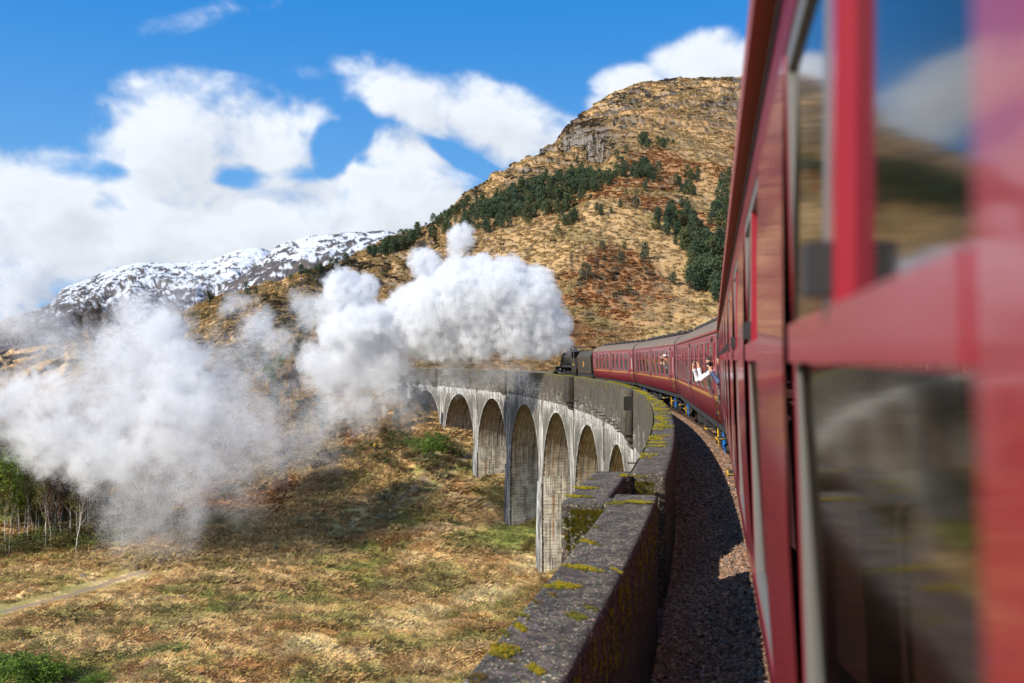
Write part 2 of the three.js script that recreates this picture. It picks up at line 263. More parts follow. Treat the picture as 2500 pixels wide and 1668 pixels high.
// base colours of what grows there (linear)
const STRAW = [0.45, 0.30, 0.125], PALE = [0.56, 0.40, 0.20], OCHRE = [0.33, 0.19, 0.062], RUST = [0.27, 0.105, 0.032], GREEN = [0.15, 0.175, 0.035], OLIVE = [0.17, 0.145, 0.04], HEATHER = [0.055, 0.040, 0.022], MUD = [0.12, 0.08, 0.045], ROCK = [0.22, 0.20, 0.18], PATHC = [0.17, 0.125, 0.085], BRACKEN = [0.31, 0.145, 0.055];
function groundColour(x, z, y, slope) {
  const w = wayUp(x, z), [t, d] = place(x, z), hill = smooth(0.08, 0.2, w);
  const a = fbm2(x / 14, z / 9, 3), b = fbm2(x / 4.5 + 8, z / 3 - 2, 3), f = n2(x / 0.7, z / 0.45), g = fbm2(x / 27 + 40, z / 19, 3), k = fbm2(x / 1.7, z / 1.1, 2);
  let c = mix3(STRAW, PALE, smooth(-0.1, 0.7, b + 0.25 * f));
  c = mix3(c, OCHRE, smooth(-0.05, 0.5, -b * 0.7 + 0.4 * a + 0.35 * k));
  if (hill < 1) {
    let v = mix3(c, [0.24, 0.215, 0.065], smooth(-0.1, 0.5, a + 0.35 * k) * 0.85);
    v = mix3(v, GREEN, smooth(0.12, 0.5, g + 0.3 * b) * 0.9);
    v = mix3(v, [0.09, 0.07, 0.035], smooth(0.30, 0.6, fbm2(x / 9 - 30, z / 4.2 + 12, 4) + 0.15 * k) * 0.42);
    v = mix3(v, RUST, smooth(0.34, 0.6, fbm2(x / 11 + 70, z / 8 + 5, 3) + 0.15 * f) * 0.55);
    v = mix3(v, BRACKEN, smooth(0.2, 0.55, fbm2(x / 20 + 11, z / 13 + 35, 3)) * 0.3);
    if (d < 200) for (const P of PATCHES) { const ex = (x - P.x) / P.rx, ez = (z - P.z) / P.rz, e = ex * ex + ez * ez; if (e < 2.4) v = mix3(v, P.c, P.k * (P.c[0] < 0.15 && P.c[1] < 0.12 ? 0.6 : 0.9) * (1 - smooth(0.35, 1.25, e + 0.55 * b + 0.5 * k))); }
    const p = pathReach(x, z), q = trackReach(x, z);
    v = mix3(v, MUD, (1 - smooth(0.9, 2.2, q + 0.6 * k)) * 0.9);
    v = mix3(v, OLIVE, 0.7 * smooth(0.8, 1.1, p) * (1 - smooth(1.4, 3.4, p + 0.9 * b)));
    v = mix3(v, PATHC, (1 - smooth(0.35, 0.9, p + 0.45 * k + 0.25 * b)) * 0.9);
    v = v.map((e) => Math.min(0.66, e * 1.34)); if (hill === 0) return v; c = mix3(v, c, hill);
  }
  const up = smooth(0.25, 0.85, w);
  let h = mix3(c, [0.47, 0.285, 0.12], 0.45 + 0.35 * up);
  h = mix3(h, BRACKEN, (1 - up) * smooth(-0.30, 0.3, fbm2(x / 60, z / 60 + y / 50, 3)) * 0.85);
  h = mix3(h, OLIVE, (1 - up) * smooth(0.15, 0.5, fbm2(x / 45 + 9, z / 45, 3)) * 0.6);
  const dark = fbm2(x / 7.5 + 5, z / 7.5 + y / 9, 3) + 0.5 * fbm2(x / 2.6, z / 2.6 + y / 2.6, 2);
  const zone = fbm2(x / 55 + 20, z / 55 + y / 40, 3);
  h = mix3(h, [0.085, 0.062, 0.033], 0.80 * smooth(0.26, 0.56, dark + 0.5 * zone + 0.12 * up));
  const bands = ridged2(x / 70 + 2, y / 17 + z / 90, 4);
  h = mix3(h, mix3(HEATHER, ROCK, 0.22 + 0.35 * smooth(0, 0.6, k)), up * smooth(0.56, 0.74, bands + 0.34 * zone + 0.10 * dark) * 0.95);
  const cg = crag(t, w), cn = cg.k * smooth(0.30, 0.6, 1 - Math.abs(cg.d - 0.004) / 0.06 + 0.3 * k);
  h = mix3(h, HEATHER, cg.k * 0.8 * smooth(0.1, 0.5, 1 - Math.abs(cg.d - 0.05) / 0.12 + 0.5 * dark));
  h = mix3(h, mix3([0.215, 0.195, 0.17], HEATHER, smooth(-0.15, 0.3, fbm2(t * 420 + y / 14, y / 16, 4) + 0.25 * smooth(0.075, 0.12, t))), cn);
  h = mix3(h, ROCK, smooth(1.1, 1.5, slope) * 0.7);
  return hill < 1 ? mix3(c, h, hill) : h;
}
// azimuth steps: fine where the photograph looks, coarse behind
const AZ = [];
{ const a0 = Math.atan(-0.66), a1 = Math.atan(0.36), N = 850; for (let i = 0; i <= N; i++) AZ.push(Math.atan(lerp(Math.tan(a0), Math.tan(a1), i / N))); const a2 = Math.atan(0.85), E = 150, M = 80; for (let i = 1; i <= E; i++) AZ.push(Math.atan(lerp(0.36, 0.85, i / E))); for (let i = 1; i <= M; i++) AZ.push(a2 + (2 * Math.PI - (a2 - a0)) * i / M); }
function landSheet(name, rows, label) {         // rows: distances along each azimuth, the ring is closed
  const n = AZ.length, pos = new Float32Array(n * rows.length * 3), col = new Float32Array(n * rows.length * 3);
  for (let j = 0, i = 0; j < rows.length; j++) for (let k = 0; k < n; k++, i += 3) {
    const a = AZ[k], ca = Math.cos(clamp(a, -0.72, 0.70)), r = (typeof rows[j] === 'function' ? rows[j](Math.tan(clamp(a, -0.72, 0.70))) : rows[j]) / ca, x = r * Math.sin(a), z = -r * Math.cos(a);
    pos[i] = x; pos[i + 1] = groundHeight(x, z); pos[i + 2] = z;
  }
  for (let j = 0, i = 0; j < rows.length; j++) for (let k = 0; k < n; k++, i += 3) {
    const o = i + (j + 1 < rows.length ? n * 3 : -n * 3), q = Math.hypot(pos[o] - pos[i], pos[o + 2] - pos[i + 2]);
    const c = groundColour(pos[i], pos[i + 2], pos[i + 1], Math.abs(pos[o + 1] - pos[i + 1]) / q);
    col[i] = c[0]; col[i + 1] = c[1]; col[i + 2] = c[2];
  }
  const idx = [];
  for (let j = 0; j + 1 < rows.length; j++) for (let k = 0; k + 1 < n; k++) { const a = j * n + k, b = a + 1, c = a + n, d = c + 1; idx.push(a, b, c, b, d, c); }
  const g = new THREE.BufferGeometry();
  g.setAttribute('position', new THREE.BufferAttribute(pos, 3)); g.setAttribute('color', new THREE.BufferAttribute(col, 3)); g.setIndex(idx); g.computeVertexNormals();
  const m = part(name, g, std(0xffffff, 1, { vertexColors: true }));
  return tag(m, label, null, null, 'structure');
}
{
  const near = [6, 12, 20, 30, 40, 47]; for (let r = 52; r < 150; r *= 1.0045) near.push(r);
  const edge = near[near.length - 1];
  landSheet('valley_ground', near, 'boggy valley floor of dry straw grass beneath the viaduct');
  const far = [edge], S = 400; for (let i = 1; i <= S; i++) { const k = i / S; far.push((t) => { const top = crestAt(t) * 1.04; return edge * Math.pow(top / edge, Math.pow(k, 0.9)); }); }
  for (const k of [1.1, 1.3, 1.7, 2.3, 3.2]) far.push((t) => crestAt(t) * k);
  landSheet('hillside', far, 'tawny hillside of bracken, heather and rock rising beyond the viaduct');
}
// snow on the far mountains
{
  const range = (name, label, pts, dist, depth, seed, snowline, snowy) => {
    const ridge = curve(pts.map(([u, v]) => [tOf(u), yAt(v, dist)])), t0 = tOf(pts[0][0]), t1 = tOf(pts[pts.length - 1][0]), NX = 440, NZ = 150;
    const pos = [], col = [], idx = [];
    for (let j = 0; j <= NZ; j++) for (let i = 0; i <= NX; i++) {
      const t = lerp(t0, t1, i / NX), q = j / NZ, d = lerp(dist - depth, dist + depth * 0.35, q), top = ridge(t), k = q < 0.74 ? Math.pow(q / 0.74, 1.15) : 1 - (q - 0.74) * 1.6;
      const x = t * d, z = -d;
      let y = lerp(-60, top, k);
      const cut = ridged2(x / 420 + seed, z / 640 + seed, 5), body = smooth(0, 0.3, q) * (1 - 0.75 * smooth(0.6, 0.74, q));
      y += body * (1 - 0.8 * smooth(0.5, 0.74, q)) * 95 * (cut - 0.62) + 11 * fbm2(x / 110, z / 110 + seed, 4) * smooth(0, 0.2, q) * (1 - 0.6 * smooth(0.55, 0.74, q)) + 2.5 * fbm2(x / 40, z / 40, 3);
      pos.push(x, y, z);
      const s = smooth(snowline[0], snowline[1], y + 90 * fbm2(x / 160 + seed, z / 160, 4)), spot = fbm3(x / 60 + seed, y / 34, z / 170, 4) + 0.55 * fbm3(x / 20, y / 11, z / 60, 3) + 0.45 * fbm2(x / 260 + seed, y / 110, 3);
      const heath = mix3([0.05, 0.045, 0.048], [0.10, 0.08, 0.07], smooth(-0.4, 0.5, fbm2(x / 70, z / 70, 3)));
      const white = [0.56, 0.60, 0.66];
      const low = 1 - smooth(snowline[0], snowline[2], y), rockK = smooth(0.0, 0.30, spot * 1.15 + (cut - 0.62) * 0.35 + low * 0.9 - snowy);
      col.push(...mix3(heath, mix3(white, heath, rockK), s));
    }
    for (let j = 0; j < NZ; j++) for (let i = 0; i < NX; i++) { const a = j * (NX + 1) + i, b = a + 1, c = a + NX + 1, d = c + 1; idx.push(a, b, c, b, d, c); }
    const g = new THREE.BufferGeometry(); g.setAttribute('position', new THREE.Float32BufferAttribute(pos, 3)); g.setAttribute('color', new THREE.Float32BufferAttribute(col, 3)); g.setIndex(idx); g.computeVertexNormals();
    tag(part(name, g, std(0xffffff, 0.9, { vertexColors: true })), label, null, null, 'structure');
  };
  const K = 2500 / 2350, px = (a) => a.map(([u, v]) => [u * K, v * K]);
  range('mountain', 'far mountain white with snow, its ridge half in cloud', px([[-420, 780], [-150, 760], [0, 735], [60, 715], [110, 700], [140, 665], [200, 640], [260, 617], [330, 603], [400, 603], [480, 596], [540, 575], [590, 568], [640, 585], [760, 620], [900, 680]]), 5200, 2100, 3.3, [150, 300, 680], 0.30);
  range('mountain', 'rounded mountain of dark heather streaked with thin snow', px([[380, 760], [480, 690], [540, 640], [600, 598], [640, 562], [690, 547], [760, 538], [820, 532], [880, 530], [930, 540], [1060, 560], [1250, 600]]), 3300, 1300, 8.1, [10, 230, 560], 0.06);
}
// ------------------------------------------------------------------ the viaduct
const BAY = 17.36, SPAN_R = 7.5, SPRING = -10.39, FACE = 2.86, STRING = -1.9, TOP = 1.0, FIRST_CROWN = 162.18;
const seeded = rng(77);
// weathered board-marked concrete: four bays wide, y from -28 to +4
function drawFace(g, W, H) {
  const R = rng(5), X = (s) => s / (4 * BAY) * W, Y = (y) => (4 - y) / 32 * H, m = W / (4 * BAY);
  g.fillStyle = 'rgb(106,102,93)'; g.fillRect(0, 0, W, H);
  for (let i = 0; i < 5200; i++) { const v = 45 + R() * 120; g.fillStyle = `rgba(${v},${v * 0.97},${v * 0.9},${0.05 + R() * 0.16})`; const w = 4 + R() * 60, h = 4 + R() * 50; g.fillRect(R() * W - w / 2, R() * H - h / 2, w, h); }
  for (let i = 0; i < 2600; i++) { const v = R() < 0.6 ? 40 + R() * 40 : 150 + R() * 40, x = R() * W, y = R() * H, l = 20 + R() * 170; const q = g.createLinearGradient(0, y, 0, y + l); q.addColorStop(0, `rgba(${v},${v * 0.96},${v * 0.88},${0.10 + R() * 0.22})`); q.addColorStop(1, `rgba(${v},${v},${v},0)`); g.fillStyle = q; g.fillRect(x, y, 1 + R() * 5, l); }
  g.lineWidth = 1;
  for (let y = -27.6; y < -2; y += 0.62) { g.strokeStyle = `rgba(50,46,40,${0.15 + R() * 0.3})`; g.beginPath(); for (let x = 0; x <= W; x += 40) g.lineTo(x, Y(y) + (R() - 0.5) * 1.6); g.stroke(); }
  // the wall above the string course: almost black with lichen, paler specks
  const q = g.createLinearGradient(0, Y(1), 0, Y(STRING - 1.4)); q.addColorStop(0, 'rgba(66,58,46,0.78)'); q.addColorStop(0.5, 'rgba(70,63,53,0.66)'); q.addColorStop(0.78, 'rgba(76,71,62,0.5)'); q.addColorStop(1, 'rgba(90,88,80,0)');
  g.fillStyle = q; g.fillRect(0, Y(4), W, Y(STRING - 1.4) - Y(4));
  for (let i = 0; i < 9000; i++) { const v = R() < 0.55 ? 22 : 90 + R() * 60; g.fillStyle = `rgba(${v},${v * 0.93},${v * 0.76},${0.15 + R() * 0.4})`; g.fillRect(R() * W, Y(1.2) + R() * (Y(STRING) - Y(1.2)), 1 + R() * 2.5, 2 + R() * 16); }
  for (let i = 0; i < 240; i++) { g.fillStyle = `rgba(96,92,30,${0.08 + R() * 0.3})`; const x = R() * W; g.fillRect(x, Y(1), 4 + R() * 26, 2 + R() * R() * 26); }
  // lime: along joints of the wall, as drips under the string course, round the arch rings and down the piers
  const white = (a) => { const v = 214 + R() * 34; return `rgba(${v},${v},${v - 4},${a})`; };
  for (let i = 0; i < 420; i++) {
    const x = R() * W, y = Y(lerp(STRING - 0.9, -0.5, Math.pow(R(), 1.6))), l = 6 + R() * R() * 60; g.strokeStyle = white(0.2 + R() * 0.5); g.lineWidth = 0.8 + R() * 1.2; g.beginPath(); g.moveTo(x, y); g.lineTo(x + l * 0.5, y + (R() - 0.5) * 3); g.lineTo(x + l, y + (R() - 0.5) * 3); g.stroke();
    for (let k = 0, n = R() * 4; k < n; k++) { const q4 = 4 + R() * R() * 46; g.fillStyle = white(0.15 + R() * 0.5); g.fillRect(x + R() * l, y, 0.8 + R() * 1.6, q4); }
  }
  g.fillStyle = white(0.55); for (let x = 0; x < W; x += 3 + R() * 16) g.fillRect(x, Y(STRING) - 1 + R() * 3, 3 + R() * 14, 1 + R() * 3);
  for (let i = 0; i < 720; i++) { const x = R() * W, l = (0.3 + 2.6 * R() * R()) * m, y = Y(STRING - R() * 0.15), q2 = g.createLinearGradient(0, y, 0, y + l); q2.addColorStop(0, white(0.75)); q2.addColorStop(0.7, white(0.6)); q2.addColorStop(1, white(0)); g.fillStyle = q2; g.fillRect(x, y, 1.2 + R() * R() * 5, l); }
  for (let b = -1; b < 5; b++) {
    const cx = X((b + 0.5) * BAY);
    for (let i = 0; i < 260; i++) { const a = R() * Math.PI, da = 0.01 + R() * 0.08, rr = (SPAN_R + 0.06 + R() * R() * 0.5) * m; g.strokeStyle = white(0.15 + R() * 0.5); g.lineWidth = 0.8 + R() * 2; g.beginPath(); g.ellipse(cx, Y(SPRING), rr, rr * (H / 32) / m, 0, -a - da, -a); g.stroke(); }
    g.strokeStyle = 'rgba(40,38,34,0.6)'; g.lineWidth = 1.3; g.beginPath(); g.ellipse(cx, Y(SPRING), (SPAN_R + 1.05) * m, (SPAN_R + 1.05) * H / 32, 0, Math.PI, 2 * Math.PI); g.stroke();
    for (let i = 0; i < 70; i++) { g.strokeStyle = `rgba(46,43,38,${0.2 + R() * 0.4})`; const y = Y(STRING - 0.6 - R() * 8); const x = cx + (R() - 0.5) * 17 * m; g.beginPath(); g.moveTo(x, y); g.lineTo(x + 8 + R() * 30, y + (R() - 0.5) * 3); g.stroke(); }
    const px = X(b * BAY);           // the pier faces: black below, limed at the edges
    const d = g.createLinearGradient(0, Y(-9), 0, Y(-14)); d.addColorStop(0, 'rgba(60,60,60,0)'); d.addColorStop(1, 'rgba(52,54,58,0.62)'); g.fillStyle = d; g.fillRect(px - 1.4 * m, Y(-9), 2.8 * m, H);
    for (let i = 0; i < 230; i++) { const x = px + (R() - 0.5) * 2.6 * m, y = Y(-2 - R() * 25), l = 20 + R() * 150, q3 = g.createLinearGradient(0, y, 0, y + l); q3.addColorStop(0, white(0)); q3.addColorStop(0.2, white(0.4 + R() * 0.6)); q3.addColorStop(1, white(0)); g.fillStyle = q3; g.fillRect(x, y, 1 + R() * R() * 7, l); }
  }
}
const faceTex = canvasTexture(2048, 1024, drawFace);
// inside of the arches and ends of the piers: creamy, banded by the shuttering, streaked with rust and lime
const pierTex = canvasTexture(1024, 1024, (g, W, H) => {
  const R = rng(9);
  g.fillStyle = 'rgb(226,214,188)'; g.fillRect(0, 0, W, H);
  for (let i = 0; i < 3800; i++) { const v = 60 + R() * 195; g.fillStyle = `rgba(${v},${v * 0.95},${v * 0.83},${0.05 + R() * 0.16})`; const w = 10 + R() * 170, h = 3 + R() * 26; g.fillRect(R() * W - w / 2, R() * H - h / 2, w, h); }
  for (let y = 0; y < H; y += 10 + R() * 5) { g.strokeStyle = `rgba(60,52,40,${0.2 + R() * 0.5})`; g.lineWidth = 1 + R() * 2; g.beginPath(); let x = R() * 60; while (x < W) { g.moveTo(x, y + (R() - 0.5) * 2); x += 30 + R() * 220; g.lineTo(x, y + (R() - 0.5) * 2); x += R() * 120; } g.stroke(); }
  for (let i = 0; i < 190; i++) { const c = R() < 0.25 ? [150, 92, 48] : R() < 0.4 ? [60, 54, 46] : [252, 250, 244], x = R() * W, y = R() * H, l = 40 + R() * 320, q = g.createLinearGradient(0, y, 0, y + l); q.addColorStop(0, `rgba(${c},${0.25 + R() * 0.65})`); q.addColorStop(1, `rgba(${c},0)`); g.fillStyle = q; g.fillRect(x, y, 2 + R() * R() * 60, l); }
  for (let i = 0; i < 90; i++) { const v = R() < 0.5 ? 250 : 90, w = 20 + R() * 160, h = 10 + R() * 90, x = R() * W, y = H * 0.35 + R() * H * 0.65, q = g.createRadialGradient(x, y, 2, x, y, w / 2); q.addColorStop(0, `rgba(${v},${v * 0.96},${v * 0.86},${0.15 + R() * 0.35})`); q.addColorStop(1, `rgba(${v},${v},${v},0)`); g.fillStyle = q; g.fillRect(x - w / 2, y - h / 2, w, h); }
  for (let i = 0; i < 40; i++) { g.strokeStyle = `rgba(40,36,30,${0.3 + R() * 0.4})`; g.lineWidth = 2; const x = R() * W, y = R() * H; g.beginPath(); g.moveTo(x, y); g.lineTo(x + 14 + R() * 30, y + 4 + R() * 16); g.stroke(); }
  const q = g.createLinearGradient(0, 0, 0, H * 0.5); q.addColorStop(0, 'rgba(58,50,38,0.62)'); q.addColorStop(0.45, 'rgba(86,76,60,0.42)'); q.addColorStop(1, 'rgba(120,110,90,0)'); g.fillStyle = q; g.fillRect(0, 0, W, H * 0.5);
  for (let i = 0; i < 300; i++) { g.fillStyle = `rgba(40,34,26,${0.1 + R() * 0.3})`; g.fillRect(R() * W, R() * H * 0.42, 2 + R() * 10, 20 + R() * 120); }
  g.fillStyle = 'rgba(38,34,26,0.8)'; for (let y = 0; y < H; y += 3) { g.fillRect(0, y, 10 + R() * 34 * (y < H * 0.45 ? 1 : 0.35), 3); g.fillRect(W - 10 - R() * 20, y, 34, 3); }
});
const bumpy = dataTexture(512, 512, (x, y) => { const a = 2 * Math.PI / 512, v = 128 + 70 * fbm3(Math.cos(x * a) * 9, Math.sin(x * a) * 9 + Math.cos(y * a) * 9, Math.sin(y * a) * 9, 5, 0.62); return [v, v, v]; }, false);
const bumpOn = (u, v) => { const t = bumpy.clone(); t.repeat.set(u, v); t.needsUpdate = true; return t; };
const faceMat = std(0xffffff, 0.93, { map: faceTex, bumpMap: bumpOn(18, 8), bumpScale: 0.05 });
const pierMat = std(0xffffff, 0.93, { map: pierTex, bumpMap: bumpOn(2, 7), bumpScale: 0.05 });
// a bay's own axes: x to the outside of the curve, -z along the track; bent to the curve
const bent = (s, off, y) => { const r = RADIUS - off, p = s / RADIUS; return [-(RADIUS - r * Math.cos(p)), y, -r * Math.sin(p)]; };
class Skin {                                     // quads with uv
  constructor() { this.p = []; this.u = []; this.i = []; }
  quad(a, b, c, d, ua, ub, uc, ud) { const k = this.p.length / 3; this.p.push(...a, ...b, ...c, ...d); this.u.push(...ua, ...ub, ...uc, ...ud); this.i.push(k, k + 1, k + 2, k, k + 2, k + 3); }
  geometry() { const g = new THREE.BufferGeometry(); g.setAttribute('position', new THREE.Float32BufferAttribute(this.p, 3)); g.setAttribute('uv', new THREE.Float32BufferAttribute(this.u, 2)); g.setIndex(this.i); g.computeVertexNormals(); return g; }
}
const faceUV = (s, y) => [s / (4 * BAY), (y + 28) / 32];
const intrados = (u) => (Math.abs(u) < SPAN_R ? SPRING + Math.sqrt(SPAN_R * SPAN_R - u * u) : SPRING - 0.9);
function bayWall(sc, off) {
  const k = new Skin(), us = [-BAY / 2, -SPAN_R - 0.6, -SPAN_R - 0.001];
  for (let i = 0; i <= 44; i++) us.push(-SPAN_R * Math.cos(Math.PI * i / 44) * 0.99999);
  us.push(SPAN_R + 0.001, SPAN_R + 0.6, BAY / 2);
  for (let i = 0; i + 1 < us.length; i++) {
    const a = us[i], b = us[i + 1], ya = intrados(a), yb = intrados(b), n = 3;
    for (let j = 0; j < n; j++) {
      const a0 = lerp(ya, STRING, j / n), a1 = lerp(ya, STRING, (j + 1) / n), b0 = lerp(yb, STRING, j / n), b1 = lerp(yb, STRING, (j + 1) / n);
      const Q = [[a, a0], [b, b0], [b, b1], [a, a1]]; if (off < 0) Q.reverse();
      k.quad(...Q.map(([s, y]) => bent(s, off, y)), ...Q.map(([s, y]) => faceUV(s + sc + (off < 0 ? 31 : 0) + BAY / 2 - FIRST_CROWN, y)));
    }
  }
  return k.geometry();
}
const soffitShape = (() => {
  const k = new Skin(), N = 48, M = 8;
  for (let i = 0; i < N; i++) {
    const a = Math.PI * i / N, b = Math.PI * (i + 1) / N, A = [-SPAN_R * Math.cos(a), SPRING + SPAN_R * Math.sin(a)], B = [-SPAN_R * Math.cos(b), SPRING + SPAN_R * Math.sin(b)];
    for (let j = 0; j < M; j++) {
      const o0 = lerp(FACE, -FACE, j / M), o1 = lerp(FACE, -FACE, (j + 1) / M), va = 1 - Math.abs(Math.PI / 2 - a) * SPAN_R / 29, vb = 1 - Math.abs(Math.PI / 2 - b) * SPAN_R / 29;
      const f = (q) => (FACE - q) / 5.8;
      k.quad(bent(A[0], o1, A[1]), bent(B[0], o1, B[1]), bent(B[0], o0, B[1]), bent(A[0], o0, A[1]), [f(o1), va], [f(o1), vb], [f(o0), vb], [f(o0), va]);
    }
  }
  return k.geometry();
})();
const viaduct = thing('railway_viaduct', 'curved grey concrete viaduct of tall round arches streaked with white lime', 'viaduct');
const atTrack = (o, s, off = 0, y = 0) => { o.position.copy(onTrack(s, off, y)); o.rotation.y = -heading(s); return o; };
const deckParts = [];
for (let k = -3; k <= 10; k++) {
  const sc = FIRST_CROWN - k * BAY;
  if (sc < -20) continue;
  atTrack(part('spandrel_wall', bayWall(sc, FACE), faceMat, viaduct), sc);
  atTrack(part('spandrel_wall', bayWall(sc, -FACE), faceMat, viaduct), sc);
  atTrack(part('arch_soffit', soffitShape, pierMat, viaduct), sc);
}
function pierShape(sc, flip) {                   // straddles the joint between two bays
  const t = BAY / 2 - SPAN_R, k = new Skin(), ys = [-10.3, -11.2, -11.2, -16, -22, -31];
  const ring = ys.map((y, i) => { const d = Math.max(0, SPRING - y), ledge = i >= 2 ? 0.16 : 0; return { y, s: t + 0.012 * d, o: FACE + ledge + 0.018 * d }; });
  for (let i = 0; i + 1 < ring.length; i++) {
    const a = ring[i], b = ring[i + 1];
    for (const e of [-1, 1]) {                   // the long ends, under the arches
      const Q = [[e * b.s, b.o, b.y], [e * b.s, -b.o, b.y], [e * a.s, -a.o, a.y], [e * a.s, a.o, a.y]], U = Q.map(([, o, y]) => [flip ? (FACE + o) / 5.8 : (FACE - o) / 5.8, 1 - (SPAN_R * 1.5708 + (SPRING - y)) / 29]);
      if (e > 0) { Q.reverse(); U.reverse(); }
      k.quad(...Q.map((q) => bent(...q)), ...U);
    }
  }
  const f = new Skin();
  for (let i = 0; i + 1 < ring.length; i++) {
    const a = ring[i], b = ring[i + 1];
    for (const e of [-1, 1]) {
      const Q = [[-b.s, e * b.o, b.y], [b.s, e * b.o, b.y], [b.s, e * a.o, a.y], [-a.s, e * a.o, a.y]]; if (e < 0) Q.reverse();
      f.quad(...Q.map((q) => bent(...q)), ...Q.map(([s, , y]) => faceUV(s + sc + BAY / 2 - FIRST_CROWN, y)));
    }
  }
  for (const e of [-1, 1]) {                     // pilaster up to the string course
    const o = FACE + 0.09, w = 0.8;
    for (const [q0, q1] of [[-w, w], [-w, -w], [w, w]]) {
      const same = q0 === q1, Q = same ? [[q0, e * FACE, -11.3], [q0, e * o, -11.3], [q0, e * o, STRING - 0.02], [q0, e * FACE, STRING - 0.02]] : [[q0, e * o, -11.3], [q1, e * o, -11.3], [q1, e * o, STRING - 0.02], [q0, e * o, STRING - 0.02]];
      if (e < 0) Q.reverse();
      f.quad(...Q.map((q) => bent(...q)), ...Q.map(([s, , y]) => faceUV(s + sc + BAY / 2 - FIRST_CROWN, y)));
    }
  }
  return [k.geometry(), f.geometry()];
}
for (let k = -3; k <= 9; k++) {
  const sc = FIRST_CROWN - (k + 0.5) * BAY;
  if (sc < -12) continue;
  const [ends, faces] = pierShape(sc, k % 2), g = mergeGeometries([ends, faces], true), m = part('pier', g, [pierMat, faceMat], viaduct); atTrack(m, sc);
}
// ---- rough stone-hard blocks: rounded, worn and uneven; given in (off, y, s) and bent to the track
function wornBlock({ off, y, s, cell = 0.05, r = 0.03, wear = 0.012, worn = 1, at = onTrack, flat = [] }) {
  const w = off[1] - off[0], h = y[1] - y[0], l = s[1] - s[0], N = (q) => Math.max(2, Math.min(420, Math.round(q / cell)));
  const g = new THREE.BoxGeometry(w, h, l, Math.min(N(w), 40), Math.min(N(h), 70), N(l)), p = g.attributes.position, uv = g.attributes.uv, nm = g.attributes.normal, q = V(0, 0, 0), c = [], sum = new Map(), key = [];
  const cx = (off[0] + off[1]) / 2, cy = (y[0] + y[1]) / 2, cz = (s[0] + s[1]) / 2;
  for (let i = 0; i < p.count; i++) {
    q.fromBufferAttribute(p, i);
    const nx = nm.getX(i), ny = nm.getY(i), nz = nm.getZ(i), P0 = q.clone(), inner = V(clamp(q.x, -w / 2 + r, w / 2 - r), clamp(q.y, -h / 2 + r, h / 2 - r), clamp(q.z, -l / 2 + r, l / 2 - r)), d = q.clone().sub(inner), dl = d.length();
    if (dl > 1e-6) q.copy(inner).addScaledVector(d, r / dl);
    const o = q.x + cx, yy = q.y + cy, ss = q.z + cz, dir = dl > 1e-6 ? d.divideScalar(dl) : V(nx, ny, nz);
    // wear: hollows and knocked corners
    const corner = clamp((dl / r - 1) * 2.4), a = wear * (fbm3(o * 3.1, yy * 3.1, ss * 3.1, 3) + 0.5 * fbm3(o * 14, yy * 14, ss * 14, 3) - corner * 3.0 * worn * (0.5 + 0.5 * n3(o * 2.5 + 7, yy * 2.5, ss * 2.5)));
    q.addScaledVector(dir, a);
    // tops and sides mottled: pale where rubbed, dark with algae in streaks down the sides
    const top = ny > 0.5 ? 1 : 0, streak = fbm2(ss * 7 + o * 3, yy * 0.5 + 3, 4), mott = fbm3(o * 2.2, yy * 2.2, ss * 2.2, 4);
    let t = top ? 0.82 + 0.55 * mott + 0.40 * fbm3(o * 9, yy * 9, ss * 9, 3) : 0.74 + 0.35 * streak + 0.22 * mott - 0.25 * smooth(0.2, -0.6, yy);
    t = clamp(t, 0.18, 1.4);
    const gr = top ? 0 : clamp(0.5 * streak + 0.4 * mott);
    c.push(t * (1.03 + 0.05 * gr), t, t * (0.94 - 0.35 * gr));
    uv.setXY(i, (Math.abs(nx) > 0.5 ? ss : Math.abs(nz) > 0.5 ? o : ss) / 1.5, (Math.abs(ny) > 0.5 ? o : yy) / 1.5);
    const m = at(ss, o, yy); p.setXYZ(i, m.x, m.y, m.z);
    key.push(Math.round(P0.x * 1e4) + ',' + Math.round(P0.y * 1e4) + ',' + Math.round(P0.z * 1e4));
  }
  // (off, y, s) is mapped to the world by a turn that keeps handedness when off is flipped, so the faces are turned round
  const ix = g.index; for (let i = 0; i < ix.count; i += 3) { const a = ix.getX(i); ix.setX(i, ix.getX(i + 1)); ix.setX(i + 1, a); }
  const A = V(0, 0, 0), B = V(0, 0, 0), C = V(0, 0, 0);
  for (let i = 0; i < ix.count; i += 3) {
    const k = [ix.getX(i), ix.getX(i + 1), ix.getX(i + 2)]; A.fromBufferAttribute(p, k[0]); B.fromBufferAttribute(p, k[1]).sub(A); C.fromBufferAttribute(p, k[2]).sub(A); B.cross(C);
    for (const j of k) { const e = sum.get(key[j]); if (e) e.add(B); else sum.set(key[j], B.clone()); }
  }
  for (let i = 0; i < p.count; i++) { A.copy(sum.get(key[i])).normalize(); nm.setXYZ(i, A.x, A.y, A.z); }
  g.setAttribute('color', new THREE.Float32BufferAttribute(c, 3));
  return g;
}
const probe = onTrack(5, 2, 0), handed = (() => { const a = onTrack(6, 2, 0).sub(probe), b = onTrack(5, 3, 0).sub(probe); return b.cross(V(0, 1, 0)).dot(a) > 0; })();
